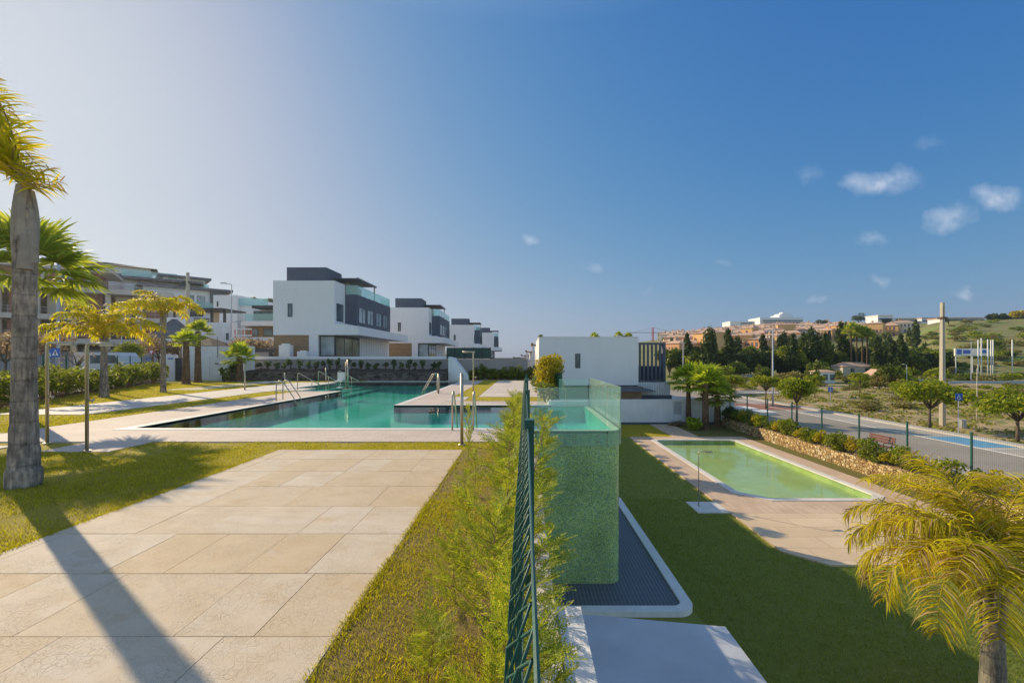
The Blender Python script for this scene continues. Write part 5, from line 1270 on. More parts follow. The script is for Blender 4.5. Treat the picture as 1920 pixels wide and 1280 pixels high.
# street furniture on the left
def lamp(label, px, py_top, Y, z0=0.2, r=.07, arms=(), group='street lamps', mat='lamp'):
    x = gx(px, Y); h = gz(py_top, Y); t = thing('street_lamp', label, 'street lamp', (x, Y, z0), 0, group); h -= z0
    mm = MB(); mm.tube([(0, 0, 0), (0, 0, h * .15), (0, 0, h)], [r * 1.25, r * 1.1, r * .7], 8); build('pole', mm, mat, t, True)
    for a in arms:
        mm = MB(); mm.tube([(0, 0, h + a[1]), (a[0] * .8, 0, h + a[1] + .08)], .03, 6); build('arm', mm, mat, t)
        mm = MB(); mm.box(min(a[0] * .6, a[0] * 1.2), -.12, h + a[1] + .08, max(a[0] * .6, a[0] * 1.2), .12, h + a[1] + .16); build('lamp_head', mm, mat, t)
    return t
lamp('grey street lamp pole rising behind the tall fan palm', 109, 438, 33, .4, .10)
lamp('double headed street lamp before the villa with glass balcony', 434, 533, 46, 1.8, .06, ((-.9, 0), (.9, -3.9)))
lamp('thin street lamp in front of the concrete apartment block', 228, 588, 42, .4, .055)
up = thing('utility_pole', 'weathered concrete utility pole in front of the dark eaved apartments', 'utility pole', (gx(352, 41), 41, 0))
mm = MB(); h = gz(511, 41); mm.tube([(0, 0, 0), (0, 0, h)], [.26, .17], 4); build('pole', mm, 'pole', up); mm = MB(); mm.box(-.5, -.08, h - 1.0, .2, .08, h - .78); mm.box(-.75, -.1, h - 1.25, -.25, .1, h - 1.0); build('bracket', mm, 'darkmetal', up)
def signplate(label, px, py, Y, size, kind, z0=.2, pole=True, group=None):
    x, z = gx(px, Y), gz(py, Y); t = thing('road_sign', label, 'road sign', (x, Y, z0), 0, group); z -= z0; s = size / 2
    mm = MB(); mm.tube([(0, .03, 0), (0, .03, z + s)], .03, 6); build('pole', mm, 'lamp', t)
    def plate(poly, y, mat, par, nm):
        m2 = MB(); m2.add([(a, y, z + b) for a, b in poly] + [(a, y + .012, z + b) for a, b in poly], [tuple(range(len(poly))), tuple(range(2 * len(poly) - 1, len(poly) - 1, -1))] + [(i, i + len(poly), (i + 1) % len(poly) + len(poly), (i + 1) % len(poly)) for i in range(len(poly))]); return build(nm, m2, mat, par)
    sq = [(-s, -s), (s, -s), (s, s), (-s, s)]; circ = lambda r, c=(0, 0): [(c[0] + r * math.cos(2 * PI * k / 20), c[1] + r * math.sin(2 * PI * k / 20)) for k in range(20)]
    if kind == 'cross':
        p = plate(sq, -.01, 'bluesign', t, 'plate'); plate([(-s * .72, -s * .62), (s * .72, -s * .62), (0, s * .72)], -.016, 'signwhite', p, 'triangle'); 
        m2 = MB(); w_ = s * .07
        for a, b in (((0, .28), (0, -.1)), ((0, -.1), (.18, -.48)), ((0, -.1), (-.2, -.48)), ((0, .2), (.2, -.02)), ((0, .2), (-.18, 0))): m2.tube([(a[0] * s, -.02, z + a[1] * s), (b[0] * s, -.02, z + b[1] * s)], w_, 5)
        m2.tube([(0, -.02, z + .42 * s), (0, -.02, z + .34 * s)], s * .09, 6); build('walking_figure', m2, 'darkmetal', p)
    if kind == 'yield':
        p = plate([(-s, s * .8), (0, -s * .95), (s, s * .8)], -.01, 'signred', t, 'plate'); plate([(-s * .62, s * .58), (0, -s * .52), (s * .62, s * .58)], -.016, 'signwhite', p, 'face')
    if kind == 'round':
        p = plate(circ(s), -.01, 'bluesign', t, 'plate'); m2 = MB()
        for k in range(3):
            a0 = R(90 + 120 * k); pts = [(s * .5 * math.cos(a0 + u), -.016, z + s * .5 * math.sin(a0 + u)) for u in np.linspace(0, 1.5, 6)]; m2.tube(pts, s * .09, 5)
            e = pts[-1]; aa = a0 + 1.5; c_ = Vector((math.cos(aa), 0, math.sin(aa))); tt = Vector((-math.sin(aa), 0, math.cos(aa))); e = Vector(e); m2.add([tuple(e + c_ * s * .22), tuple(e - c_ * s * .22), tuple(e + tt * s * .32)], [(0, 1, 2)])
        build('arrows', m2, 'signwhite', p)
    if kind == 'access':
        p = plate(sq, -.01, 'bluesign', t, 'plate'); m2 = MB()
        pts = [(s * (-.08 + .42 * math.cos(u)), -.018, z + s * (-.28 + .42 * math.sin(u))) for u in np.linspace(R(115), R(385), 14)]; m2.tube(pts, s * .07, 5)
        m2.tube([(-s * .12, -.018, z + s * .42), (-s * .1, -.018, z - s * .1), (s * .3, -.018, z - s * .1), (s * .48, -.018, z - s * .52), (s * .62, -.018, z - s * .48)], s * .085, 5); m2.tube([(-s * .1, -.018, z + s * .18), (s * .26, -.018, z + s * .18)], s * .07, 5); m2.tube([(-s * .12, -.018, z + s * .72), (-s * .12, -.018, z + s * .52)], s * .12, 8); build('wheelchair_symbol', m2, 'signwhite', p)
    return t
GC = 'blue pedestrian crossing signs'
signplate('blue pedestrian crossing sign nearer the thick palm trunk, partly behind the other', 92, 663, 27.5, .50, 'cross', group=GC); signplate('blue pedestrian crossing sign standing in front, right of its twin', 104, 661, 26, .52, 'cross', group=GC)
signplate('red and white give way sign left of the slender yellow palm', 284, 661, 36, .5, 'yield', .4); signplate('round blue roundabout sign below the give way sign', 279.5, 676.5, 35.5, .5, 'round', .4)
van = thing('van', 'white van on the street partly hidden by the second palm trunk', 'van', (gx(208, 34), 34, .3)); 
mm = MB(); prof2 = [(-2.0, .35), (2.0, .35), (2.0, 1.0), (1.75, 1.12), (1.15, 1.95), (-1.95, 1.98), (-2.0, 1.6)]
def sideprism(mb, prof_, y0, y1): n = len(prof_); mb.add([(x, y0, z) for x, z in prof_] + [(x, y1, z) for x, z in prof_], [tuple(range(n)), tuple(range(2 * n - 1, n - 1, -1))] + [(i, i + n, (i + 1) % n + n, (i + 1) % n) for i in range(n)])
sideprism(mm, prof2, -.85, .85); build('body', mm, 'carwhite', van)
for x0, x1 in ((.35, 1.25), (-.75, .2)):
    mm = MB(); sideprism(mm, [(x0, 1.15), (x1 + (.15 if x1 > 1 else 0), 1.15), (x1 - (.18 if x1 > 1 else 0), 1.75), (x0, 1.75)], -.856, -.85); build('window', mm, 'window', van)
for x in (-1.25, 1.3):
    mm = MB(); mm.tube([(x, -.88, .32), (x, -.66, .32)], .32, 14); q = build('wheel', mm, 'rubber', van); mm = MB(); mm.tube([(x, -.885, .32), (x, -.87, .32)], .18, 10); build('hub_cap', mm, 'lamp', q)
# street fence behind the hedge
sf = thing('street_fence', 'dark green mesh street fence behind the left hedge', 'fence', (0, 0, 0))
prev = None; mm2 = MB()
for k in range(12):
    y = 13.5 + k * 1.9; x = float(hedge_line(y)) - .95; mm = MB(); mm.tube([(x, y, -.1), (x, y, 2.0)], .035, 6); build('post', mm, 'greenmetal', sf)
    if prev:
        for z in np.arange(.1, 2.0, .2): mm2.tube([(*prev, z), (x, y, z)], .004, 3)
        for q in np.arange(0, 1, .06): mm2.tube([(prev[0] + (x - prev[0]) * q, prev[1] + (y - prev[1]) * q, .05), (prev[0] + (x - prev[0]) * q, prev[1] + (y - prev[1]) * q, 1.98)], .003, 3)
    prev = (x, y)
build('mesh', mm2, 'greenmetal', sf)
tp = (crownmesh(31, [(0.75 * math.cos(q * 2.4) * math.sqrt(q / 14), .75 * math.sin(q * 2.4) * math.sqrt(q / 14), 2.05 + .62 * (1 - q / 14), .52, .9) for q in range(14)], 4200, .07, 'hedgeleaf'), MB().tube([(0, 0, -.1), (0, 0, 2.1)], [.08, .06], 8).mesh('trunk', M['umber'], True)); tree('round clipped street tree with yellow lit top by the apartments', (gx(242, 36), 36, .1), tp)
for k, (px, Y, h, r, s) in enumerate(((10, 30, 3.6, 1.9, 1), (92, 34, 4.2, 2.0, 1), (298, 40, 4.4, 2.2, 1), (342, 42, 4.0, 2.1, 1), (145, 31, 2.7, 1.2, 1))):
    lab = ('brown leaved street tree left of the thick palm trunk', 'brown leaved street tree right of the thick palm trunk', 'brown leaved street tree beside the slender yellow palm', 'brown leaved street tree above the dark gate', 'sparse nearly bare street tree between the showers')[k]
    tree(lab, (gx(px, Y), Y, .2), broad(40 + k, h, r, h * .38, 8, (420 if k == 4 else 1500), .13 if k < 4 else .06, 'autumn', .8), 1, k, group='brown street trees on the left')
vt = broad(50, 2.4, 2.3, .6, 9, 1500, .13, 'autumn', .6); tree('reddish bush tree above the black pergola', (gx(470, 42), 42, 1.7), vt)
for k, px in enumerate((452, 470, 492, 508)):
    tree(f'dark hilltop tree behind the balcony villa, {nth(k)} from the left', (gx(px, 150), 150, 9.5), broad(60 + k, 15 - (k % 2) * 1.0, 5.5, 5, 7, 900, .7, 'darkleaf', .7, .3), 1, k, group='dark hilltop trees on the left')
# ------------------------------------------------------------------ right side: gabion, fence, street
gb = tag(build('gabion_wall', MB(), 'gabion'), 'low ochre gabion stone wall along the wading pool garden', 'wall')
mm = MB(); rgq = random.Random(8); ny = 150; zz_ = 7
v = []; f = []
for i in range(ny):
    y = 14.2 + i * (38.6 - 14.2) / (ny - 1)
    for j in range(zz_):
        z = ZL + .0 + j * .76 / (zz_ - 1); v.append((16.98 + rgq.uniform(-.035, .035), y + rgq.uniform(-.02, .02), z + rgq.uniform(-.02, .02)))
    v.append((17.6, y, ZL + .78))
k = zz_ + 1
for i in range(ny - 1):
    for j in range(zz_): f.append((i * k + j, (i + 1) * k + j, (i + 1) * k + j + 1, i * k + j + 1))
mm.add(v, f); gb.data = mm.mesh('gabion_wall', M['gabion'])
rf = thing('panel_fence', 'green welded mesh fence on posts above the ochre gabion wall', 'fence', (0, 0, 0))
ysf = [14.7 + 2.98 * k for k in range(9)]
for y in ysf:
    mm = MB(); mm.box(17.58, y - .03, -3.3, 17.64, y + .03, -1.12); q = build('post', mm, 'greenmetal', rf); mm = MB(); mm.box(17.57, y - .035, -1.119, 17.65, y + .035, -1.10); build('post_cap', mm, 'greenmetal', q)
mm = MB()
for z in np.arange(-3.1, -1.2, .2): mm.tube([(17.65, 14.0, z), (17.65, ysf[-1], z)], .0035, 3)
for y in np.arange(14.0, ysf[-1], .075): mm.tube([(17.65, y, -3.15), (17.65, y, -1.2)], .003, 3, False)
build('mesh', mm, 'greenmetal', rf)
# short walls by the road
for k, (px0, px1, Y, top, lab) in enumerate(((1389, 1421, 42, 767, 'pale concrete block wall by the road left of the first green post'), (1424, 1456, 40, 774, 'second pale concrete block wall by the road, in shade'))):
    tag(build('road_wall', MB().box(gx(px0, Y), Y, ZR - .1, gx(px1, Y), Y + 2.2, gz(top, Y)).box(gx(px0, Y) - .04, Y - .04, gz(top, Y), gx(px1, Y) + .04, Y + 2.24, gz(top, Y) + .06), 'wall'), lab, 'wall')
bn = thing('park_bench', 'reddish slatted park bench on the pavement behind the gabion shrubs', 'bench', (18.35, 23.4, ZR + .12), R(-90))
mm = MB()
for k in range(4): mm.box(-.85, -.25 + k * .12, .42, .85, -.16 + k * .12, .45)
build('seat', mm, 'pinkwood', bn)
mm = MB()
for k in range(3): mm.box(-.85, .24 + k * .02, .55 + k * .13, .85, .27 + k * .02, .65 + k * .13)
build('backrest', mm, 'pinkwood', bn)
for s in (-.7, .7):
    mm = MB(); mm.tube([(s, -.25, 0), (s, -.2, .42), (s, .2, .42), (s, .32, .9)], .025, 6); mm.tube([(s, .2, .42), (s, .3, 0)], .025, 6); mm.tube([(s, -.22, .42), (s, -.2, .62), (s, .24, .64)], .02, 6); build('leg', mm, 'darkmetal', bn)
cp = thing('utility_pole', 'tall concrete utility pole with clamp near its top by the parking bay', 'utility pole', (gx(1767, 33.2), 33.2, -3.25), R(12))
mm = MB(); h = gz(567, 33.2) + 3.25; r0, r1 = .165, .11
mm.add([(-r0, -r0 * .8, 0), (r0, -r0 * .8, 0), (r0, r0 * .8, 0), (-r0, r0 * .8, 0), (-r1, -r1 * .8, h), (r1, -r1 * .8, h), (r1, r1 * .8, h), (-r1, r1 * .8, h)], [(0, 1, 5, 4), (1, 2, 6, 5), (2, 3, 7, 6), (3, 0, 4, 7), (4, 5, 6, 7)])
mm.box(-.03, -r0 * .8 - .01, .4, .03, -r1 * .8, h - .3); build('pole', mm, 'pole', cp)
mm = MB(); mm.box(-.22, -.2, h - 1.2, .22, .2, h - 1.08); mm.box(.15, -.1, h - 1.42, .5, .1, h - 1.2); mm.tube([(.5, 0, h - 1.32), (.6, 0, h - 1.6)], .04, 6); build('clamp', mm, 'umber', cp)
lb2 = thing('litter_bin', 'grey metal litter bin beside the concrete utility pole', 'bin', (31.55, 32.3, -3.25)); mm = MB(); mm.tube([(0, 0, 0), (0, 0, .62)], .2, 12); build('drum', mm, 'bin', lb2); mm = MB(); mm.tube([(0, 0, .62), (0, 0, .66)], .22, 12); build('rim', mm, 'lamp', lb2)
signplate('blue disabled parking sign beside the concrete utility pole', 1798, 744, 29.6, .48, 'access', -3.2, group='blue disabled parking signs'); signplate('blue disabled parking sign farther off by the pale pavement', 1557, 730, 47, .5, 'access', -3.1, group='blue disabled parking signs')
ST = [broad(70, 3.9, 2.5, 1.55, 12, 2600, .17, 'treeleaf', .55, .12), broad(71, 3.9, 1.7, 1.7, 11, 2200, .15, 'treeleaf', .75, .09), broad(72, 3.8, 1.7, 1.9, 10, 1700, .15, 'treeleaf', .6, .08)]
GT = 'street trees along the road'
tree('wide spreading street tree in front of the concrete utility pole', (28.9, 32.0, -3.3), ST[0], 1.02, 2, group=GT)
tree('bushy street tree between the green posts on the near side of the road', (gx(1494, 34.5), 34.5, ZR), ST[1], 1.0, 1, group=GT)
tree('street tree wrapped round the foot of the tall lamp pole', (gx(1436, 45), 45, ZR), ST[2], 1.0, 3, group=GT)
tree('street tree behind the palm trio, low and spreading', (gx(1372, 50), 50, ZR), ST[2], .95, 5, group=GT)
tree('drooping street tree cut by the right edge of the photo', (gx(1908, 26.8), 26.8, -3.3), ST[0], .92, 0, group=GT)
tree('young yellowish street tree in front of the small white houses', (gx(1612, 60), 60, -3.1), ST[2], .9, 4, group=GT)
tree('yellowish street tree beyond the first disabled parking sign', (gx(1528, 56), 56, -3.1), ST[1], .8, 2, group=GT)
lamp('tall pale street lamp pole before the cypress belt', 1449, 616, 47.5, -3.2, .085); lamp('short street lamp in front of the small houses', 1700, 684, 72, -2.6, .06, ((-.5, 0),))
lamp('pale street lamp pole near the dark louvred box', 1281, 640, 80, -2.6, .09); lamp('thin pale pole behind the far guard rail', 1821, 640, 78, -2.6, .06); lamp('thin leaning stake in the dry verge', 1832, 690, 36, -3.3, .035, mat='pole')
# guard rail, far walls, hut, bus like banner
tag(build('guard_wall', MB().box(gx(1775, 74), 74, -3.0, gx(2100, 74), 74.4, gz(714, 74)), 'lamp'), 'long pale grey guard rail crossing below the green hill', 'wall')
tag(build('boundary_wall', MB().box(gx(1375, 96), 96, -3.2, gx(1500, 96), 96.4, gz(702, 96)), 'lamp'), 'pale boundary wall at the foot of the cypress belt', 'wall')
tag(build('boundary_wall', MB().box(gx(1676, 80), 80, -3.2, gx(1745, 80), 80.4, gz(711, 80)), 'wall'), 'pale boundary wall right of the small gabled house', 'wall')
bb = thing('site_banner', 'long white and blue banner hoarding at the foot of the green hill', 'banner', (0, 0, 0)); Y = 96
part('board', 'plastic', bb, (gx(1791, Y), Y, gz(667, Y), gx(1855, Y), Y + .3, gz(653, Y)))
part('blue_panel', 'bluesign', bb, (gx(1794, Y), Y - .03, gz(664, Y), gx(1803, Y), Y - .005, gz(655, Y)), (gx(1806, Y), Y - .03, gz(663, Y), gx(1820, Y), Y - .005, gz(656, Y)), (gx(1838, Y), Y - .03, gz(662, Y), gx(1852, Y), Y - .005, gz(656, Y)))
part('post', 'lamp', bb, (gx(1793, Y), Y + .05, -3, gx(1794, Y), Y + .25, gz(667, Y)), (gx(1824, Y), Y + .05, -3, gx(1825, Y), Y + .25, gz(667, Y)), (gx(1853, Y), Y + .05, -3, gx(1854, Y), Y + .25, gz(667, Y)))
for k, (px, top, base) in enumerate(((1834, 637, 668), (1840, 634, 668), (1852, 636, 670), (1858, 637, 671), (1862, 637, 671), (1898, 637, 672))):
    Y = 94; x = gx(px, Y); mm = MB(); mm.tube([(x, Y, -3), (x, Y, gz(top, Y))], .11, 6); tag(build('flag_pole', mm, 'plastic', None, True), f'bare white flag pole on the green hill, {nth(k)} from the left', 'pole', 'white flag poles on the green hill')
def house(label, px0, px1, base, eave, ridge, Y, wallm='white', roofm='tileroof', D=7, gable=False, name='small_house', group=None):
    x0, x1, zb, ze, zr = gx(px0, Y), gx(px1, Y), gz(base, Y) - 1, gz(eave, Y), gz(ridge, Y); t = thing(name, label, 'house', ((x0 + x1) / 2, Y, zb), 0, group); w_ = (x1 - x0) / 2; he, hr = ze - zb, zr - zb
    part('wall', wallm, t, (-w_, 0, 0, w_, D, he)); mm = MB(); o = .3
    if gable: mm.add([(-w_ - o, -o, he), (w_ + o, -o, he), (0, -o, hr), (-w_ - o, D, he), (w_ + o, D, he), (0, D, hr)], [(0, 1, 2), (5, 4, 3), (0, 2, 5, 3), (2, 1, 4, 5), (1, 0, 3, 4)])
    else: mm.add([(-w_ - o, -o, he), (w_ + o, -o, he), (w_ + o, D + o, he), (-w_ - o, D + o, he), (-w_ * .6, D / 2, hr), (w_ * .6, D / 2, hr)], [(0, 1, 5, 4), (1, 2, 5), (2, 3, 4, 5), (3, 0, 4), (3, 2, 1, 0)])
    build('roof', mm, roofm, t)
    for u in (-.5, .4): win(t, w_ * u, 0, he * .45, w_ * u + .8, 0, he * .45 + 1.0, 'y')
    return t
house('small white house with orange roof among the trees', 1536, 1565, 714, 697, 693, 78, D=2.5); house('small white gabled house beside the boundary wall', 1640, 1676, 716, 704, 692, 78, gable=True, D=3); house('long low house with pale tiled roof under the dark trees', 1580, 1640, 700, 687, 679, 100, 'beige', D=4)
# ------------------------------------------------------------------ tree belt, hill village
def cypress(seed, h, r, n, mat='darkleaf', leaf=.4):
    rg = random.Random(seed); bl = []
    for k in range(18): s = (k + .5) / 18; rr = r * (math.sin(PI * (.08 + .86 * (s ** .75))) ** .8); a = rg.uniform(0, 6.3); bl.append((rr * .35 * math.cos(a), rr * .35 * math.sin(a), h * (.06 + .92 * s), max(.2, rr * .8), 1.6))
    mb = MB(); mb.tube([(0, 0, -.5), (0, 0, h * .5)], [r * .16, r * .08], 6); return crownmesh(seed, bl, n, leaf, mat, 2.0), mb.mesh('trunk', M['umber'], True)
CY_ = [cypress(300, 11, 1.5, 1700), cypress(301, 10, 1.9, 1800), cypress(302, 9, 1.3, 1400, 'midleaf')]
BT = [broad(310, 9, 3.8, .8, 18, 3000, .5, 'midleaf', 1.15, .22), broad(311, 8, 4.0, .7, 18, 3000, .5, 'darkleaf', 1.1, .25), broad(312, 9.5, 3.4, 1.0, 17, 2800, .45, 'treeleaf', 1.2, .2)]
rg = random.Random(21); items = []
for i in range(17):
    px = 1258 + i * 15.5 + rg.uniform(-4, 4); items.append((px, 112 + rg.uniform(-4, 7), 'c' if rg.random() < .6 else 'b', rg.uniform(.85, 1.12)))
for i in range(20):
    px = 1392 + i * 19 + rg.uniform(-5, 5); items.append((px, 118 + rg.uniform(-6, 10), 'b' if rg.random() < .62 else 'c', rg.uniform(.8, 1.12) * (1.2 if px > 1470 else 1.0)))
for px, Y, kind, s in ((1524, 108, 'c', 1.22), (1551, 106, 'c', 1.0), (1330, 106, 'c', 1.12), (1366, 107, 'c', 1.12), (1690, 96, 'c', .85), (1677, 98, 'c', .78), (1645, 99, 'c', .8), (1486, 107, 'c', 1.05), (1712, 100, 'b', .8), (1728, 104, 'b', .95), (1746, 108, 'b', .9)): items.append((px, Y, kind, s))
items.sort(); ci = bi = 0
rg2 = random.Random(5)
for px, Y, kind, s in items:
    x = gx(px, Y); z = -2.75
    if kind == 'c': tree(f'dark narrow cypress in the belt beyond the road, {nth(ci)} from the left', (x, Y, z), CY_[[0, 1, 0, 2][ci % 4]], (s, s, s * rg2.uniform(.9, 1.1)), rg2.uniform(0, 6), 'cypress_tree', 'cypress', 'cypresses in the tree belt'); ci += 1
    else: tree(f'dense rounded tree in the belt beyond the road, {nth(bi)} from the left', (x, Y, z), BT[[0, 1, 2, 1, 0][bi % 5]], (s, s, s * rg2.uniform(.85, 1.05)), rg2.uniform(0, 6), group='rounded trees in the tree belt'); bi += 1
for k, (px, top) in enumerate(((1596, 612), (1606, 619), (1617, 618), (1626, 623))):
    Y = 104; h = gz(top + 8, Y) + 2.7; fanpalm(f'tall thin fan palm above the dark tree belt, {nth(k)} from the left', (gx(px, Y), Y, -2.7), h, .2, .16, 2.3, 15, 940 + k, 'tall fan palms in the tree belt', nseg=9)
MT = [broad(350, 3.6, 2.0, .5, 10, 900, .28, 'treeleaf', .8, .1), broad(351, 4.4, 2.2, .6, 10, 900, .3, 'midleaf', .9, .1), broad(352, 3.0, 1.8, .4, 9, 700, .26, 'scrub', .8, .08)]
rg = random.Random(66); tl = sorted([(rg.uniform(1300, 1770), rg.uniform(62, 100), rg.randrange(3), rg.uniform(.7, 1.15)) for k in range(34)])
for k, (px, Y, v_, s) in enumerate(tl): tree(f'low bushy tree between the road and the dark belt, {nth(k)} from the left', (gx(px, Y), Y, -2.9), MT[v_], s, k * 1.7, group='low bushy trees beyond the road')
# lower scrub in front of the belt and on the dry verge: low bushes
SB = [bushpair(320 + k, 1.5, 1.5, 420, .2, m_, 9, 4, .02) for k, m_ in enumerate(('scrub', 'treeleaf', 'midleaf'))]
rg = random.Random(14); pts = []
for i in range(70):
    px = rg.uniform(1310, 1760); Y = rg.uniform(66, 98); pts.append((gx(px, Y), Y, rg.choice((0, 0, 1, 2)), rg.uniform(.5, 1.15)))
for i in range(30):
    px = rg.uniform(1770, 1925); Y = rg.uniform(78, 112); pts.append((gx(px, Y), Y, rg.choice((0, 1, 2, 2)), rg.uniform(.6, 1.3)))
for i in range(64):
    px = rg.uniform(1480, 1930); Y = rg.uniform(42, 66); pts.append((gx(px, Y), Y, rg.choice((0, 0, 1, 0)), rg.uniform(.3, .75)))
pts = [p for p in pts if p[0] > 30.5]
for i in range(60):
    px = rg.uniform(1700, 1930); Y = rg.uniform(112, 215); pts.append((gx(px, Y), Y, rg.choice((0, 2, 2, 1)), rg.uniform(.9, 2.0)))
pts.sort(key=lambda p: p[0] / p[1])
for i, (x, y, k, s) in enumerate(pts):
    z = float(right_h(np.array([x]), np.array([y]))[0]); bush(f'low wild shrub beyond the road, {nth(i)} from the left', (x, y, z - .1), SB[k], (s * 1.2, s * 1.2, s * .8), i * 1.3, group='wild shrubs on the slope beyond the road')
# dry grass and weeds on the verge
def hz(P): return right_h(P[:, 0], P[:, 1])
rngw = np.random.default_rng(17); P = np.column_stack([rngw.uniform(28.8, 62, 26000), rngw.uniform(17, 66, 26000)]); P = P[(pat(P * .35) + rngw.normal(0, .4, len(P))) >  .05]
P3 = np.column_stack([P, hz(P) + .09]); Vv, Qq = leafquads(P3, .16, rngw, 2.2); tag(link('weeds', npmesh('weeds', Vv, Qq, leafmat('verge_weed', [(.12, .13, .03), (.26, .24, .06), (.28, .33, .04), (.40, .30, .12)], .4, nscale=.3))), kind='stuff')
# the village on the hill
vm = [simple('village_orange', (.74, .43, .17), .85, .1, .3, 0), simple('village_terracotta', (.68, .34, .17), .85, .1, .3, 0), simple('village_cream', (.84, .72, .54), .85, .08, .3, 0), simple('village_white', (.84, .80, .74), .85, .05, .3, 0)]
def vhouse(seed, w_, d_, h, mat):
    rg = random.Random(seed); wall_, roof_ = MB(), MB(); mats = []
    wall_.box(-w_ / 2, 0, -3, w_ / 2, d_, h); x0 = -w_ / 2 + rg.uniform(0, w_ * .4); wall_.box(x0, -1.2, -3, x0 + w_ * .4, -.01, h * .62)
    nb = len(wall_.f); 
    for fl in range(max(1, int(h / 2.9))):
        for u in np.arange(-w_ / 2 + .8, w_ / 2 - 1.2, 1.9): wall_.add([(u, -.03 - (1.2 if x0 - .1 < u < x0 + w_ * .4 - .9 and fl * 2.9 + 1 < h * .6 - 1 else 0), fl * 2.9 + .8), (u + 1.0, -.03, fl * 2.9 + .8), (u + 1.0, -.03, fl * 2.9 + 2.2), (u, -.03, fl * 2.9 + 2.2)], [(0, 1, 2, 3)])
    me = wall_.mesh('wall', [mat, M['shade']]); me.polygons.foreach_set('material_index', [0 if i < nb else 1 for i in range(len(wall_.f))])
    o = .4; rr = h + rg.uniform(.7, 1.2); roof_.add([(-w_ / 2 - o, -o, h), (w_ / 2 + o, -o, h), (w_ / 2 + o, d_ + o, h), (-w_ / 2 - o, d_ + o, h), (-w_ / 4, d_ / 2, rr), (w_ / 4, d_ / 2, rr)], [(0, 1, 5, 4), (1, 2, 5), (2, 3, 4, 5), (3, 0, 4), (3, 2, 1, 0)])
    roof_.box(x0 - .2, -1.5, h * .62, x0 + w_ * .4 + .2, -.05, h * .62 + .2); cx_ = rg.uniform(-w_ / 3, w_ / 3); roof_.box(cx_, d_ * .6, h, cx_ + .9, d_ * .6 + .9, rr + 1.0)
    return me, roof_.mesh('roof', M['tileroof'])
VH = [vhouse(500 + k, w_, 7, h, vm[m_]) for k, (w_, h, m_) in enumerate(((9, 5.8, 0), (11, 6.2, 1), (8, 5.6, 2), (10, 8.4, 0), (9, 5.8, 3), (12, 6, 2)))]
rows = ((188, 1256, 1408, 17.5, (1, 1, 0, 1, 3), 'lowest terracotta'), (240, 1254, 1500, 15.5, (0, 1, 5, 0, 2), 'second orange'), (290, 1250, 1700, 16, (2, 0, 4, 5, 0, 3), 'middle cream and orange'), (335, 1246, 1690, 13.5, (2, 4, 5, 2, 0), 'fourth pale'), (375, 1244, 1640, 12, (4, 2, 4, 5), 'upper white'), (405, 1242, 1600, 12.5, (4, 2, 4), 'topmost hazy white'))
rg = random.Random(31)
names = ('lowest', 'second', 'middle', 'fourth', 'upper', 'topmost')
for ri, (Y, a, b, step, ks, nm) in enumerate(rows):
    px = a; j = 0
    while px < b:
        y = Y + rg.uniform(-9, 9); x = gx(px, y); z = float(hill_h(np.array([x]), np.array([y]))[0]); k = ks[j % len(ks)]
        t = thing('village_house', f'tile roofed hill village house, {nth(j)} from the left in the {nm} row', 'house', (x, y, z - .5), rg.uniform(-1.25, -.35), 'houses of the hill village')
        s = rg.uniform(.85, 1.1); t.scale = (s, s, s * 1.25); link('wall', VH[k][0], t); link('roof', VH[k][1], t)
        px += step * .82 + rg.uniform(-2, 2); j += 1
VT = broad(330, 7, 3.4, 2, 9, 420, .9, 'midleaf', .9, .2); VT2 = cypress(331, 10, 1.5, 380, 'darkleaf', .8); j = 0
for i in range(64):
    px = rg.uniform(1245, 1730); y = rg.uniform(175, 425); x = gx(px, y); z = float(hill_h(np.array([x]), np.array([y]))[0])
    pts_ = (px, x, y, z); s = rg.uniform(.6, 1.0)
    VL = locals().setdefault('VL', []); VL.append(pts_ + (s, i % 3 == 0))
for j, (px, x, y, z, s, c) in enumerate(sorted(VL)):
    tree(f'garden tree among the hill village houses, {nth(j)} from the left', (x, y, z), VT2 if c else VT, s, j, 'village_tree', 'tree', 'trees among the hill village')
# big white buildings on the ridge
hs = thing('hospital', 'large white hospital with stepped tower on the hill ridge', 'building', (gx(1462, 470), 470, 30))
def bx(p0, p1, yb, yt, Y=470): return gx(p0, Y) - gx(1462, 470), gx(p1, Y) - gx(1462, 470), gz(yb, Y) - 30, gz(yt, Y) - 30
hg = simple('hospital_grey', (.40, .44, .50), .8, .05, .1, 0)
a, b, z0, z1 = bx(1425, 1506, 612, 595); part('wing', 'white', hs, (a, 0, z0 - 12, b, 25, z1))
a, b, z0, z1 = bx(1430, 1505, 606, 599); part('window_band', hg.name and 'greyroof', hs, (a, -.3, z0, b, -.05, z0 + 1.3), (a, -.3, z0 + 2.2, b, -.05, z0 + 3.4))
a, b, z0, z1 = bx(1464, 1490, 596, 590); part('tower', 'white', hs, (a, 3, z0, b, 20, z1)); a2_, b2_, z2, z3 = bx(1468, 1489, 590, 587); part('tower_top', 'wall', hs, (a2_, 5, z1, b2_, 17, z3)); a3_, b3_, z4, z5 = bx(1475, 1483, 587, 584); part('roof_drum', 'wall', hs, (a3_, 8, z3, b3_, 14, z5))
cl = thing('clinic', 'white flat roofed block on the ridge left of the hospital', 'building', (gx(1392, 455), 455, 28)); w_ = 12.5
part('wall', 'white', cl, (-w_, 0, -8, w_, 18, gz(602, 455) - 28)); part('window_band', 'greyroof', cl, (-2, -.3, gz(611, 455) - 28, w_ - .5, -.05, gz(609, 455) - 28), (-2, -.3, gz(607, 455) - 28, w_ - .5, -.05, gz(605, 455) - 28))
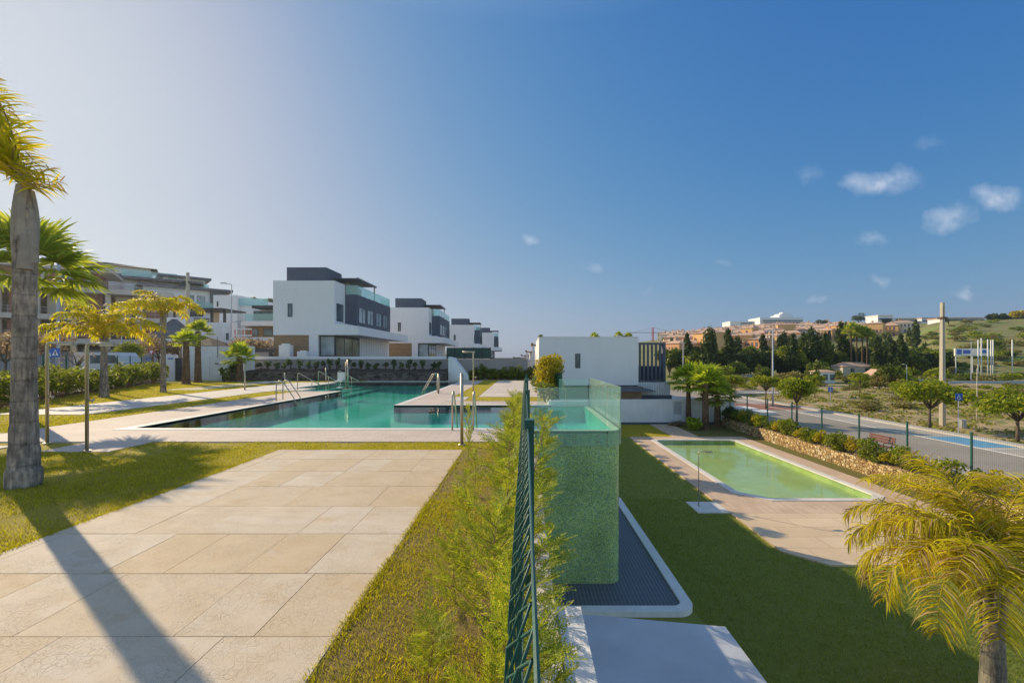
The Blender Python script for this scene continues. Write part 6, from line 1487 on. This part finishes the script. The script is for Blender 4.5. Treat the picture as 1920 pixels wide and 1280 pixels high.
for k, (p0, p1, yt, yb, lab) in enumerate(((1646, 1682, 592, 612, 'white stepped apartment block on the right part of the ridge'), (1682, 1728, 597, 612, 'pale cream apartment block next on the ridge'), (1728, 1768, 597, 613, 'low white building just left of the concrete pole top'), (1772, 1868, 597, 608, 'long low white building right of the concrete pole top'))):
    Y = 330 if k < 3 else 275; t = thing('ridge_building', lab, 'building', (gx((p0 + p1) / 2, Y), Y, gz(yb + 6, Y)), 0, 'white buildings on the right ridge'); w_ = (p1 - p0) / F * Y / 2; hh = gz(yt, Y) - gz(yb + 6, Y)
    part('wall', 'white' if k != 1 else 'beige', t, (-w_, 0, -10, w_ * .55, 12, hh), (w_ * .55, 1, -10, w_, 12, hh * .8)); part('window_band', 'greyroof', t, (-w_ * .9, -.3, hh * .72, w_ * .5, -.05, hh * .72 + 1.1), (-w_ * .9, -.3, hh * .38, w_ * .5, -.05, hh * .38 + 1.1)); part('roof', 'tileroof' if k > 1 else 'plastic', t, (-w_ - .3, -.6, hh, w_ * .55, 12.3, hh + .6))
for k, (px, Y, top, w_) in enumerate(((1610, 420, 583, 9), (1540, 400, 597, 7), (1662, 330, 592, 4), (1868, 235, 588, 4.5), (1886, 235, 592, 4), (1918, 225, 580, 6), (1905, 230, 596, 4), (1795, 270, 601, 7), (1830, 250, 602, 6))):
    x = gx(px, Y); z = float(hill_h(np.array([x]), np.array([Y]))[0]) - 1; h = gz(top, Y) - z
    tree(f'dark tree on the skyline of the ridge, {nth(k)} in order of building from the village'.replace(' in order of building from the village', ' counted from the umbrella pine'), (x, Y, z), broad(340 + k, h, w_, h * .4, 8, 700, .9, 'darkleaf' if k != 5 else 'yellowleaf', .7, .3), 1, k, group='dark trees on the skyline')
cr = thing('tower_crane', 'tiny red and white tower crane on the skyline above the white house', 'crane', (gx(1224, 400), 400, 5))
mm = MB(); h = gz(614, 400) - 5
for dx, dy in ((-.6, -.6), (.6, -.6), (.6, .6), (-.6, .6)): mm.tube([(dx, dy, -5), (dx, dy, h)], .18, 4)
for k in range(16): z = k * h / 16; mm.tube([(-.6, -.6, z), (.6, -.6, z + h / 16)], .12, 4)
build('mast', mm, 'signred', cr); mm = MB(); zj = gz(623.5, 400) - 5; mm.tube([(-24, 0, zj), (30, 0, zj)], .3, 4); build('jib', mm, 'lamp', cr); mm = MB(); mm.tube([(0, 0, h), (20, 0, zj)], .12, 4); mm.tube([(0, 0, h), (-18, 0, zj)], .12, 4); build('cable', mm, 'lamp', cr)

# ------------------------------------------------------------------ thin air haze, also added as lens glare and to lift far shade
mh, nth_, outh = newmat('haze_and_glare')
vv = nth_.nodes.new('ShaderNodeVolumePrincipled'); vv.inputs['Color'].default_value = (.84, .94, 1, 1); vv.inputs['Density'].default_value = .00027; vv.inputs['Anisotropy'].default_value = .62
nth_.links.new(vv.outputs[0], outh.inputs['Volume'])
hb = MB(); hb.box(-700, -60, -12, 900, 760, 75); hz_ = build('haze', hb, mh); tag(hz_, kind='stuff')
